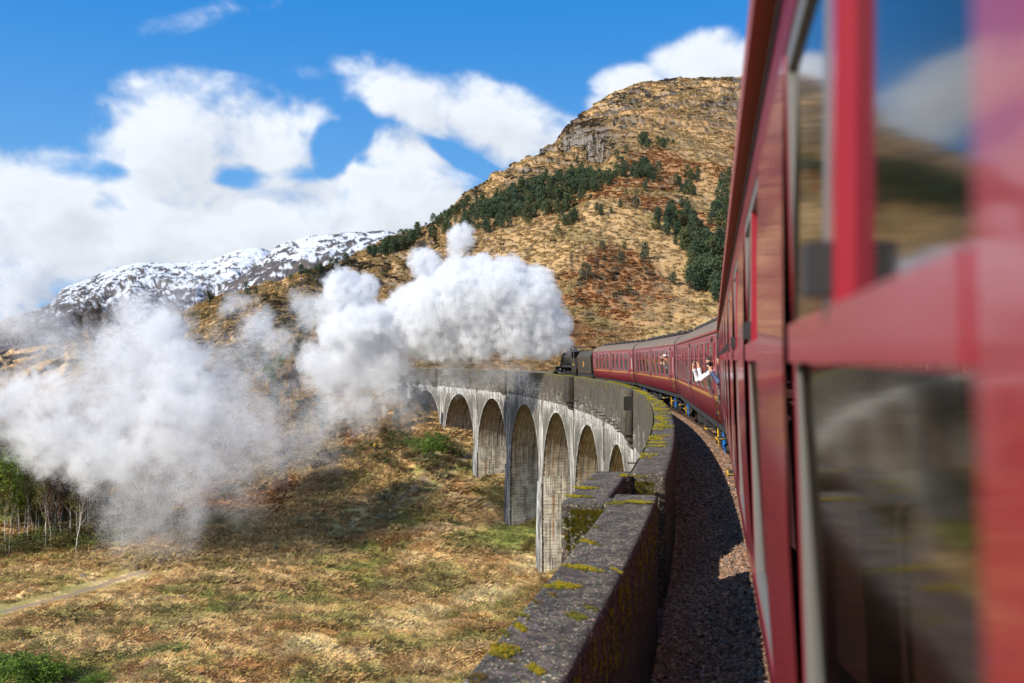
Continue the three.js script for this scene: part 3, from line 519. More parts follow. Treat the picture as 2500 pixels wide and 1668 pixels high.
// exposed aggregate: dark matrix, pale and brown pebbles
const PEB = 1024, aggregate = (() => {
  const R = rng(21), ht = new Float32Array(PEB * PEB), rgb = new Float32Array(PEB * PEB * 3), a = 2 * Math.PI / PEB;
  for (let y = 0, i = 0; y < PEB; y++) for (let x = 0; x < PEB; x++, i++) {
    const cx = Math.cos(x * a), sx = Math.sin(x * a), cy = Math.cos(y * a), sy = Math.sin(y * a), v = fbm3(cx * 2.2 + cy, sx * 2.2 + 2 * sy, cy * 1.6 - sy, 3), f = fbm3(cx * 40 + cy * 11, sx * 40 + sy * 17, cy * 40, 2);
    const q2 = fbm3(cx * 5 + 3, sx * 5 + cy * 5, sy * 5, 4, 0.65), g = 84 + 30 * v + 26 * f + 42 * q2; rgb[i * 3] = g * 1.02; rgb[i * 3 + 1] = g * 0.955; rgb[i * 3 + 2] = g * 0.885; ht[i] = 90 + 20 * f + 22 * v;
  }
  for (let n = 0; n < 5200; n++) {
    const x0 = R() * PEB, y0 = R() * PEB, r = 2.2 + 11 * R() * R() * R() + R() * 2.5, e = 0.6 + R() * 0.4, th = R() * 3.14, k = R(), hgt = 20 + R() * 50;
    const c = k < 0.42 ? [165 + R() * 60, 156 + R() * 56, 134 + R() * 46] : k < 0.62 ? [140, 110 + R() * 20, 80 + R() * 20] : k < 0.85 ? [90 + R() * 30, 92 + R() * 30, 98 + R() * 30] : [58, 54, 50];
    for (let y = -Math.ceil(r); y <= r; y++) for (let x = -Math.ceil(r); x <= r; x++) {
      const u = (x * Math.cos(th) + y * Math.sin(th)), v = (-x * Math.sin(th) + y * Math.cos(th)) / e, q = (u * u + v * v) / (r * r);
      if (q > 1) continue;
      const i = (((Math.round(y0 + y) + PEB) % PEB) * PEB + (Math.round(x0 + x) + PEB) % PEB), b = Math.min(1, (1 - q) * 3) * 0.85;
      for (let j = 0; j < 3; j++) rgb[i * 3 + j] = lerp(rgb[i * 3 + j], c[j], b);
      ht[i] = Math.max(ht[i], 80 + hgt * Math.sqrt(1 - q));
    }
  }
  return { map: dataTexture(PEB, PEB, (x, y) => { const i = (y * PEB + x) * 3; return [clamp(rgb[i], 0, 255), clamp(rgb[i + 1], 0, 255), clamp(rgb[i + 2], 0, 255)]; }), bump: dataTexture(PEB, PEB, (x, y) => { const h = clamp(ht[y * PEB + x], 0, 255); return [h, h, h]; }, false) };
})();
const wornMat = std(0xffffff, 0.95, { map: aggregate.map, bumpMap: aggregate.bump, bumpScale: 0.022, vertexColors: true });
wornMat.bumpScale = 0.045;
const IN = 2.38, OUT = 2.89;
// parapet on the sunny side: stretches between the refuges; on the shaded side one plain run
const REFUGES = [9.89, 47.2, 83.0, 119.5, 156];
const OPEN = REFUGES.map((s) => [s + 0.85, s + 2.75]);
{
  const runs = []; let from = -4; for (const [a, b] of OPEN) { runs.push([from, a]); from = b; } runs.push([from, 212]);
  runs.forEach(([a, b], i) => {
    const near = i === 0, cell = near ? 0.035 : i === 1 ? 0.075 : 0.22;
    if (near) { part('parapet', wornBlock({ off: [IN, OUT], y: [-1.6, TOP], s: [a, 9.96], cell, wear: 0.034, r: 0.035 }), wornMat, viaduct); part('parapet', wornBlock({ off: [IN + 0.012, OUT + 0.01], y: [-1.6, TOP - 0.012], s: [9.985, b], cell, wear: 0.034, r: 0.035 }), wornMat, viaduct); }
    else part('parapet', wornBlock({ off: [IN, OUT], y: [i > 1 ? -0.9 : -1.6, TOP], s: [a, b], cell: i > 1 ? 0.3 : cell, wear: i > 1 ? 0.03 : 0.022, r: 0.04 }), wornMat, viaduct);
  });
  part('parapet', wornBlock({ off: [-OUT, -IN], y: [-0.9, TOP], s: [-4, 212], cell: 0.5, wear: 0.02, r: 0.03 }), wornMat, viaduct);
}
// the lime-streaked wall under the parapet, a hand's breadth proud of the arches
{
  const wall = (a, b, off, y0, y1, d) => {
    const k = new Skin(), n = Math.max(1, Math.round((b - a) / 1.2));
    for (let i = 0; i < n; i++) { const s0 = lerp(a, b, i / n), s1 = lerp(a, b, (i + 1) / n), Q = [[s0, off, y0], [s1, off, y0], [s1, off, y1], [s0, off, y1]]; if (off < 0) Q.reverse(); k.quad(...Q.map((q) => onTrack(...q).toArray()), ...Q.map(([s, , y]) => faceUV(s + BAY / 2 - FIRST_CROWN + d, y))); const T = [[s0, off, y0], [s0, Math.sign(off) * (FACE - 0.05), y0], [s1, Math.sign(off) * (FACE - 0.05), y0], [s1, off, y0]]; if (off < 0) T.reverse(); k.quad(...T.map((q) => onTrack(...q).toArray()), ...T.map(([s, o, y]) => faceUV(s + BAY / 2 - FIRST_CROWN, y + o * 0.1))); }
    return k.geometry();
  };
  for (let i = 0; i <= REFUGES.length; i++) {
    const a = i ? REFUGES[i - 1] + 2.9 : -4, b = i < REFUGES.length ? REFUGES[i] : 212;
    part('parapet_wall', wall(a, b, OUT + 0.035, STRING, i === 0 ? -1.45 : TOP - 0.05, 0), faceMat, viaduct);
  }
  part('parapet_wall', wall(-4, 212, -OUT - 0.035, STRING, TOP - 0.05, 23), faceMat, viaduct);
}
// refuges: a platelayer's recess corbelled out from the wall
function refuge(s0, cell, holed) {
  const o1 = 3.42, list = [], B = (off, y, s, more = {}) => list.push(wornBlock({ off, y, s, cell, wear: 0.02, r: 0.035, ...more }));
  B([2.93, o1], [-1.4, TOP - 0.004], [s0, s0 + 2.93]);
  if (holed) { B([OUT - 0.02, 2.98], [0.72, TOP - 0.03], [s0 + 0.02, s0 + 0.5]); B([OUT - 0.02, 2.98], [-1.4, -0.12], [s0 + 0.02, s0 + 0.5]); }
  else B([OUT - 0.03, 2.97], [-1.4, TOP - 0.009], [s0 + 0.02, s0 + 0.52]);
  B([OUT - 0.03, 2.97], [-1.4, TOP - 0.009], [s0 + 2.41, s0 + 2.91]);
  B([IN + 0.02, 2.96], [-1.1, -0.82], [s0 + 0.4, s0 + 2.6]);
  B([OUT - 0.1, o1 - 0.2], [-1.75, -1.38], [s0 + 0.1, s0 + 2.83]);
  B([OUT - 0.1, o1 - 0.38], [-2.1, -1.73], [s0 + 0.2, s0 + 2.73]);
  return mergeGeometries(list);
}
const darkWorn = std([0.42, 0.42, 0.42], 0.95, { map: aggregate.map, bumpMap: aggregate.bump, bumpScale: 0.02, vertexColors: true });
REFUGES.forEach((s, i) => part('refuge', refuge(s, i === 0 ? 0.035 : 0.12, i === 1), i === 2 ? darkWorn : wornMat, viaduct));
{ // the dark mouth seen in the side of the second refuge: its unlit inside
  const hole = part('refuge', box(0.5, 0.72, 0.03), std([0.02, 0.017, 0.014], 1), viaduct); atTrack(hole, 47.205, 3.16, 0.3);
}
// old iron brackets that stick out along the string course
{
  const iron = std([0.035, 0.028, 0.024], 0.7, { metalness: 0.4 });
  const g = join([box(0.5, 0.06, 0.07, -0.2, 0, 0), box(0.06, 0.16, 0.06, -0.02, -0.08, 0)]);
  for (const s of [44.5, 53.2, 55.2, 57.4, 59.6, 62, 64.6, 67.3, 70.2, 73.4, 77, 80.8, 90]) atTrack(part('bracket', g, iron, viaduct), s, OUT + 0.03, STRING + (s < 50 ? -0.6 : 0.25 + 0.02 * (s - 53)));
  atTrack(part('bracket', box(1.5, 0.09, 0.1, -0.6), iron, viaduct), 41.5, OUT, -2.6);
}
// ---- track bed
const ballastY = (off) => { const a = Math.abs(off); return a < 1.25 ? -0.17 : lerp(-0.17, -0.72, smooth(0, 1, (a - 1.25) / 1.15) * 0.6 + 0.4 * (a - 1.25) / 1.15); };
{
  const k = new Skin(), offs = []; for (let o = -2.42; o <= 2.43; o += 0.22) offs.push(o);
  for (let s = -4; s < 212; s += 0.8) for (let j = 0; j + 1 < offs.length; j++) {
    const f = (a, o) => onTrack(a, o, ballastY(o) - 0.03).toArray(), u = (a, o) => [a / 2, o / 2];
    k.quad(f(s, offs[j]), f(s, offs[j + 1]), f(s + 0.8, offs[j + 1]), f(s + 0.8, offs[j]), u(s, offs[j]), u(s, offs[j + 1]), u(s + 0.8, offs[j + 1]), u(s + 0.8, offs[j]));
  }
  const g = k.geometry(); const ix = g.index; for (let i = 0; i < ix.count; i += 3) { const a = ix.getX(i); ix.setX(i, ix.getX(i + 1)); ix.setX(i + 1, a); } g.computeVertexNormals();
  const stones = canvasTexture(512, 512, (c, W) => { const R = rng(3); c.fillStyle = 'rgb(72,58,46)'; c.fillRect(0, 0, W, W); for (let i = 0; i < 5200; i++) { const v = 40 + R() * 75; c.fillStyle = `rgb(${v * 1.12},${v * 0.95},${v * 0.82})`; c.beginPath(); c.ellipse(R() * W, R() * W, 3 + R() * 6, 2 + R() * 4, R() * 3, 0, 7); c.fill(); } });
  tag(part('ballast_bed', g, std(0xffffff, 1, { map: stones, bumpMap: stones, bumpScale: 0.05 })), 'bed of dark railway ballast along the viaduct deck', null, null, 'structure');
  // loose stones on it
  const R = rng(31), kinds = 4, N = [0, 0, 0, 0], sets = [];
  for (let q = 0; q < kinds; q++) { const h = new THREE.IcosahedronGeometry(0.5, 1).toNonIndexed(), p = h.attributes.position, seen = new Map(); const d = rng(50 + q); for (let i = 0; i < p.count; i++) { const key = [p.getX(i), p.getY(i), p.getZ(i)].map((x) => x.toFixed(3)).join(); if (!seen.has(key)) seen.set(key, 0.62 + d() * 0.5); const e = seen.get(key); p.setXYZ(i, p.getX(i) * e * 1.25, p.getY(i) * e * 0.72, p.getZ(i) * e); } h.computeVertexNormals(); sets.push(h); }
  const total = 46000, per = total / kinds, M = new THREE.Matrix4(), Q = new THREE.Quaternion(), E = new THREE.Euler(), C = new THREE.Color(), mat = std(0xffffff, 0.8);
  const pile = new THREE.Group(); pile.name = 'ballast'; scene.add(pile); tag(pile, 'loose brown and grey ballast stones beside the coaches', 'ballast', null, 'stuff');
  for (let q = 0; q < kinds; q++) {
    const im = new THREE.InstancedMesh(sets[q], mat, per); im.name = 'stone'; im.castShadow = im.receiveShadow = true; im.userData.kind = 'stuff';
    for (let i = 0; i < per; i++) {
      const near = R(), s = near < 0.62 ? 3 + 15 * R() : 18 + 30 * R(), off = lerp(0.35, 2.36, Math.pow(R(), 0.85)), size = 0.036 + 0.05 * R() * R() + (s > 18 ? 0.02 : 0);
      E.set(R() * 0.9 - 0.45, R() * 6.3, R() * 0.9 - 0.45); Q.setFromEuler(E);
      M.compose(onTrack(s, off, ballastY(off) - 0.012 + R() * 0.035), Q, V(size, size, size)); im.setMatrixAt(i, M);
      const e = R(), v = 0.10 + 0.26 * R() * R(); C.setRGB(...(e < 0.8 ? [v * 1.5, v * 0.9, v * 0.56] : e < 0.9 ? [v * 1.7, v * 0.84, v * 0.45] : [v * 1.2, v * 1.08, v * 0.95])); im.setColorAt(i, C);
    }
    pile.add(im);
  }
  // the rails
  const rail = new THREE.Shape(); [[-0.036, 0], [0.036, 0], [0.036, -0.04], [0.009, -0.05], [0.009, -0.13], [0.07, -0.15], [0.07, -0.16], [-0.07, -0.16], [-0.07, -0.15], [-0.009, -0.13], [-0.009, -0.05], [-0.036, -0.04]].forEach(([x, y], i) => (i ? rail.lineTo(x, y) : rail.moveTo(x, y)));
  for (const [o, l] of [[0.753, 'steel rail nearest the mossy sunlit parapet'], [-0.753, 'steel rail on the shaded outer side of the curve']]) {
    const k2 = new Skin(), pts = rail.getPoints();
    for (let s = -4; s < 210; s += 2) for (let j = 0; j < pts.length; j++) { const a = pts[j], b = pts[(j + 1) % pts.length]; k2.quad(onTrack(s, o - a.x, a.y).toArray(), onTrack(s + 2, o - a.x, a.y).toArray(), onTrack(s + 2, o - b.x, b.y).toArray(), onTrack(s, o - b.x, b.y).toArray(), [0, 0], [1, 0], [1, 1], [0, 1]); }
    tag(part('rail', k2.geometry(), std([0.16, 0.1, 0.07], 0.5, { metalness: 0.7 })), l, 'rail');
  }
}
// ------------------------------------------------------------------ the train
const CANT = 0.058;
const grime = canvasTexture(1024, 512, (g, W, H) => {   // 10.24 m by 2.56 m of coach side, rain-streaked
  const R = rng(61); g.fillStyle = 'rgb(255,250,248)'; g.fillRect(0, 0, W, H);
  for (let i = 0; i < 700; i++) { const x = R() * W, y = R() * H, l = 20 + R() * 200, v = R() < 0.55 ? [150, 120, 112] : [255, 236, 230], q = g.createLinearGradient(0, y, 0, y + l); q.addColorStop(0, `rgba(${v},${R() * 0.3})`); q.addColorStop(1, `rgba(${v},0)`); g.fillStyle = q; g.fillRect(x, y, 1 + R() * 4, l); }
  const q = g.createLinearGradient(0, H * 0.7, 0, H); q.addColorStop(0, 'rgba(110,92,80,0)'); q.addColorStop(1, 'rgba(110,92,80,0.45)'); g.fillStyle = q; g.fillRect(0, 0, W, H);
});
const MAROON = phys([0.30, 0.016, 0.030], 0.4, { map: grime, clearcoat: 0.55, clearcoatRoughness: 0.14 });
const MAROON_TRIM = phys([0.28, 0.016, 0.030], 0.4, { clearcoat: 0.7, clearcoatRoughness: 0.14 });
const GUTTER = std([0.30, 0.06, 0.035], 0.5);
const ROOF = std(0xffffff, 0.62, { map: canvasTexture(1024, 512, (g, W, H) => { const R = rng(62); g.fillStyle = 'rgb(120,99,78)'; g.fillRect(0, 0, W, H); for (let i = 0; i < 2200; i++) { const v = 60 + R() * 90, x = R() * W; g.fillStyle = `rgba(${v * 1.1},${v},${v * 0.85},${0.05 + R() * 0.2})`; g.fillRect(x, R() * H, 1 + R() * 10, 10 + R() * 120); } const q = g.createLinearGradient(0, 0, 0, H); q.addColorStop(0, 'rgba(70,60,50,0.55)'); q.addColorStop(0.35, 'rgba(110,95,76,0)'); q.addColorStop(0.85, 'rgba(120,122,128,0.15)'); q.addColorStop(1, 'rgba(128,134,144,0.5)'); g.fillStyle = q; g.fillRect(0, 0, W, H); }) });
const BLACK = std([0.018, 0.018, 0.019], 0.55), SOOT = std([0.03, 0.028, 0.026], 0.85), STEEL = std([0.30, 0.29, 0.27], 0.4, { metalness: 0.8 }), YELLOW = std([0.75, 0.42, 0.01], 0.5), BLUE = std([0.01, 0.16, 0.55], 0.4), RED = std([0.45, 0.03, 0.02], 0.5);
const GOLD = std([0.72, 0.43, 0.06], 0.5), GREYFRAME = std([0.20, 0.19, 0.175], 0.5, { metalness: 0.3 }), RUBBER = std([0.03, 0.03, 0.03], 0.8), DARK = std([0.025, 0.022, 0.02], 0.9), SEAT = std([0.12, 0.03, 0.035], 0.95);
const GLASS = phys([0.80, 0.84, 0.82], 0.02, { transmission: 1, thickness: 0, ior: 1.52 });
const WAVY = phys([0.42, 0.48, 0.43], 0.085, { transmission: 1, thickness: 0, ior: 1.85 });
const POLISHED = phys([0.29, 0.014, 0.028], 0.42, { map: grime, clearcoat: 0.7, clearcoatRoughness: 0.08, specularIntensity: 0.6 }), POLISHED_TRIM = phys([0.30, 0.014, 0.028], 0.42, { clearcoat: 0.55, clearcoatRoughness: 0.16, specularIntensity: 0.5 });
const FROST = phys([0.78, 0.80, 0.80], 0.25, { clearcoat: 1, clearcoatRoughness: 0.05 });
const sideAt = curve([[1.13, 1.300], [1.5, 1.352], [1.9, 1.388], [2.3, 1.392], [2.7, 1.382], [3.0, 1.365], [3.25, 1.345], [3.36, 1.325]]);
const YS = [1.13, 1.3, 1.5, 1.7, 1.91, 2.1, 2.4, 2.7, 2.95, 3.15, 3.25, 3.36];
// a sheet of the coach side between z0 and z1 with rectangular openings
function sideSheet(z0, z1, y0, y1, openings, e, out = 0, edge = 0.05) {
  const k = new Skin(), uniq = (a) => [...new Set(a.map((x) => Math.round(x * 1e4) / 1e4))].sort((p, q) => p - q);
  const zs = [z0, z1], ys = [y0, y1, ...YS.filter((y) => y > y0 && y < y1)];
  for (const o of openings) { zs.push(o.z0, o.z1); ys.push(o.y0, o.y1); }
  for (let z = z0 + 1.2; z < z1; z += 1.2) zs.push(z);
  const Z = uniq(zs), Y = uniq(ys), P = (y, z, d = 0) => [e * (sideAt(y) + out - d), y, z];
  const put = (...q) => { if (e > 0) q.reverse(); k.quad(...q, ...q.map((a) => [a[2] / 10.24, (a[1] - 1.0) / 2.56])); };
  for (let i = 0; i + 1 < Z.length; i++) for (let j = 0; j + 1 < Y.length; j++) {
    const cz = (Z[i] + Z[i + 1]) / 2, cy = (Y[j] + Y[j + 1]) / 2;
    if (openings.some((o) => cz > o.z0 && cz < o.z1 && cy > o.y0 && cy < o.y1)) continue;
    put(P(Y[j], Z[i]), P(Y[j], Z[i + 1]), P(Y[j + 1], Z[i + 1]), P(Y[j + 1], Z[i]));
  }
  const rim = (a0, a1, b0, b1, inward) => { const q = [[b0, a0], [b0, a1], [b1, a1], [b1, a0]], d = edge; for (let i = 0; i < 4; i++) { const [ya, za] = q[i], [yb, zb] = q[(i + 1) % 4]; const s = [P(ya, za), P(yb, zb), P(yb, zb, d), P(ya, za, d)]; if (inward) s.reverse(); put(...s); } };
  for (const o of openings) rim(o.z0, o.z1, o.y0, o.y1, true);
  return k.geometry();
}
// a straight bar or plate lying on the side, between two heights
function sidePlate(z0, z1, y0, y1, e, d0, d1) {
  const k = new Skin(), P = (y, z, d) => [e * (sideAt(y) + d), y, z], put = (...q) => { if (e > 0) q.reverse(); k.quad(...q, ...q.map((a) => [a[2] / 10.24, (a[1] - 1) / 2.56])); };
  const a = (d) => [P(y0, z0, d), P(y0, z1, d), P(y1, z1, d), P(y1, z0, d)], o = a(d1), i = a(d0);
  put(...o); for (let n = 0; n < 4; n++) { const m = (n + 1) % 4; put(i[n], i[m], o[m], o[n]); }
  put(i[3], i[2], i[1], i[0]);
  return k.geometry();
}
function frameOn(z0, z1, y0, y1, w, e, d0, d1) { return join([sidePlate(z0, z1, y0, y0 + w, e, d0, d1), sidePlate(z0, z1, y1 - w, y1, e, d0, d1), sidePlate(z0, z0 + w, y0 + w, y1 - w, e, d0, d1), sidePlate(z1 - w, z1, y0 + w, y1 - w, e, d0, d1)]); }
function pane(z0, z1, y0, y1, e, d) { const k = new Skin(), P = (y, z) => [e * (sideAt(y) + d), y, z], q = [P(y0, z0), P(y0, z1), P(y1, z1), P(y1, z0)]; if (e > 0) q.reverse(); k.quad(...q, [0, 0], [1, 0], [1, 1], [0, 1]); return k.geometry(); }
const WB = 1.91, WD = 2.68, WT = 3.15;
function addWindow(parent, zc, w, e, vented = true, glass = GLASS) {
  const z0 = zc - w / 2, z1 = zc + w / 2, f = 0.035, r = part('window', frameOn(z0, z1, WB, WT, f, e, -0.03, -0.004), GREYFRAME, parent);
  part('pane', pane(z0 + f, z1 - f, WB + f, vented ? WD : WT - f, e, -0.020), glass, r);
  if (!vented) return r;
  part('vent_rail', sidePlate(z0 + f, z1 - f, WD, WD + 0.055, e, -0.03, -0.0045), glass === GLASS ? MAROON_TRIM : POLISHED_TRIM, r);
  const m = zc, y0 = WD + 0.055;
  part('vent_stile', sidePlate(m - 0.03, m + 0.01, y0, WT - f, e, -0.028, -0.004), GREYFRAME, r);
  part('vent_stile', sidePlate(m + 0.01, m + 0.05, y0, WT - f, e, -0.028, -0.005), glass === GLASS ? MAROON_TRIM : POLISHED_TRIM, r);
  part('pane', pane(z0 + f, m, y0, WT - f, e, -0.012), glass, r);
  part('pane', pane(m, z1 - f, y0, WT - f, e, -0.022), glass, r);
  part('catch', sidePlate(m - 0.01, m + 0.03, y0 + 0.01, y0 + 0.06, e, -0.01, 0.018), BLACK, r);
  return r;
}
function addDoor(parent, zc, e, drop = 0) {
  const w = 0.66, z0 = zc - w / 2, z1 = zc + w / 2, o = { z0: z0 + 0.13, z1: z1 - 0.13, y0: 2.12, y1: 3.02 };
  const d = part('door', sideSheet(z0 + 0.008, z1 - 0.008, 1.14, 3.24, [o], e, 0.008), MAROON, parent);
  part('window', frameOn(o.z0, o.z1, o.y0, o.y1, 0.03, e, -0.04, 0.012), GREYFRAME, d);
  if (drop < 1) part('pane', pane(o.z0 + 0.03, o.z1 - 0.03, o.y0 + 0.03, lerp(o.y1 - 0.03, o.y0 + 0.2, drop), e, -0.03), GLASS, d);
  part('handle', join([sidePlate(z0 + 0.05, z0 + 0.09, 1.92, 2.06, e, 0.008, 0.045), sidePlate(z0 - 0.09, z0 - 0.06, 1.75, 2.45, e, 0.03, 0.055)]), STEEL, d);
  for (const y of [1.3, 1.85, 3.1]) part('hinge', sidePlate(z1 - 0.015, z1 + 0.05, y, y + 0.1, e, 0.0, 0.04), BLACK, d);
  return d;
}
const crown = (a) => [1.345 * Math.cos(a), 3.34 + 0.54 * Math.sin(a)];
function roofShape(L) {
  const k = new Skin(), N = 18, n = Math.round(L / 1.1);
  for (let j = 0; j < n; j++) for (let i = 0; i < N; i++) {
    const a = crown(Math.PI * i / N), b = crown(Math.PI * (i + 1) / N), z0 = -L / 2 + L * j / n, z1 = -L / 2 + L * (j + 1) / n, u = Math.abs(i / N - 0.5) * 2, v = Math.abs((i + 1) / N - 0.5) * 2;
    k.quad([a[0], a[1], z1], [a[0], a[1], z0], [b[0], b[1], z0], [b[0], b[1], z1], [z1 / 9, 1 - u], [z0 / 9, 1 - u], [z0 / 9, 1 - v], [z1 / 9, 1 - v]);
  }
  const g = k.geometry(), w = toCreasedNormals(g, 0.6);
  const ribs = []; for (let z = -L / 2 + 0.06; z < L / 2; z += 2.2) { const r = new Skin(); for (let i = 0; i < N; i++) { const a = crown(Math.PI * i / N), b = crown(Math.PI * (i + 1) / N), s = (q, d) => [q[0] * (1 + d / 1.35), q[1] + d * (q[1] - 3.34) / 0.54 + d * 0.3]; const A = s(a, 0.015), B = s(b, 0.015); r.quad([A[0], A[1], z + 0.03], [A[0], A[1], z - 0.03], [B[0], B[1], z - 0.03], [B[0], B[1], z + 0.03], [0, 0.4], [0, 0.4], [0, 0.5], [0, 0.5]); } ribs.push(r.geometry()); }
  return join([w, ...ribs]);
}
const ventShape = (() => { const g = new THREE.SphereGeometry(0.5, 12, 8); g.scale(0.30, 0.26, 0.62); return join([g, box(0.2, 0.1, 0.5, 0, -0.06, 0)]); })();
function endWall(z, f) { const s = new THREE.Shape(); s.moveTo(-1.3, 1.13); for (const y of YS) s.lineTo(-sideAt(y), y); for (let i = 1; i < 16; i++) { const [x, y] = crown(Math.PI - Math.PI * i / 16); s.lineTo(x, y); } for (const y of [...YS].reverse()) s.lineTo(sideAt(y), y); s.lineTo(1.3, 1.13); const g = new THREE.ShapeGeometry(s); if (f < 0) g.rotateY(Math.PI); return g.translate(0, 0, z); }
function wheelSet(r, gauge = 0.75) {
  const prof = [[0.02, 0.075], [r * 0.3, 0.07], [r * 0.34, 0.03], [r * 0.8, 0.025], [r * 0.84, 0.06], [r, 0.065], [r, -0.05], [r + 0.03, -0.055], [r + 0.03, -0.085], [0.02, -0.085]].map(([x, y]) => new THREE.Vector2(x, y));
  const one = new THREE.LatheGeometry(prof, 28).rotateZ(-Math.PI / 2), a = one.clone().translate(gauge, 0, 0), b = one.clone().rotateY(Math.PI).translate(-gauge, 0, 0);
  return join([a, b, new THREE.CylinderGeometry(0.075, 0.075, gauge * 2, 10).rotateZ(Math.PI / 2)]);
}
const wheelShape = wheelSet(0.46);
function addBogie(t, z) {
  const b = part('bogie', (() => { const l = []; for (const x of [-1.0, 1.0]) { l.push(rbox(0.10, 0.26, 3.1, x, 0.62, 0), rbox(0.16, 0.3, 0.34, x, 0.47, -1.3), rbox(0.16, 0.3, 0.34, x, 0.47, 1.3), rbox(0.2, 0.14, 1.0, x, 0.36, 0)); for (const zz of [-0.34, 0.34]) for (let i = 0; i < 5; i++) l.push(new THREE.TorusGeometry(0.09, 0.022, 5, 10).rotateX(Math.PI / 2).translate(x * 1.03, 0.48 + i * 0.06, zz)); for (const zz of [-1.3, 1.3]) l.push(bar(V(x * 1.06, 0.47, zz), V(x * 1.16, 0.47, zz), 0.13, 0.11, 14)); } l.push(rbox(1.9, 0.2, 0.4, 0, 0.66, 0)); return join(l); })(), SOOT, t);
  b.position.z = z;
  for (const q of [-1.3, 1.3]) part('wheel', wheelShape, STEEL, b).position.set(0, 0.46, q);
  for (const [q, m, w] of [[0.62, BLUE, 0.045], [-0.95, YELLOW, 0.022]]) part('damper', join([bar(V(-1.12, 0.42, q), V(-1.12, 0.86, q), w, w, 10), bar(V(-1.12, 0.3, q), V(-1.12, 0.96, q), w * 0.4, w * 0.4, 8)]), m, b);
  part('spring_cap', join([box(0.06, 0.06, 0.06, -1.12, 0.9, -0.95), box(0.05, 0.05, 0.05, -1.12, 0.92, 0.62)]), RED, b);
  return b;
}
const stepBoard = join([rbox(0.26, 0.03, 0.66, -1.30, 0, 0), box(0.03, 0.4, 0.03, -1.2, 0.2, -0.28), box(0.03, 0.4, 0.03, -1.2, 0.2, 0.28)]), stepEdge = join([box(0.035, 0.036, 0.60, -1.42, 0.002, 0), box(0.16, 0.036, 0.035, -1.34, 0.002, 0.30)]);
function letters(parent, z, y, w, h, rows, e = -1) {         // lettering laid on the side
  const t = canvasTexture(256, 256 * h / w, (g, W, H) => { g.fillStyle = 'rgb(78,12,20)'; g.fillRect(0, 0, W, H); g.fillStyle = 'rgb(232,176,60)'; g.textAlign = 'center'; g.textBaseline = 'middle'; rows.forEach(([s, k], i) => { g.font = `bold ${Math.floor(H / rows.length * k)}px sans-serif`; g.fillText(s, W / 2, H * (i + 0.5) / rows.length, W * 0.98); }); });
  const k = new Skin(), P = (yy, zz) => [e * (sideAt(yy) + 0.004), yy, zz], q = [P(y, z - w / 2), P(y, z + w / 2), P(y + h, z + w / 2), P(y + h, z - w / 2)];
  k.quad(...q, [0, 0], [1, 0], [1, 1], [0, 1]);
  return part('lettering', k.geometry(), phys([1, 1, 1], 0.35, { map: t, clearcoat: 0.6, clearcoatRoughness: 0.1 }), parent);
}
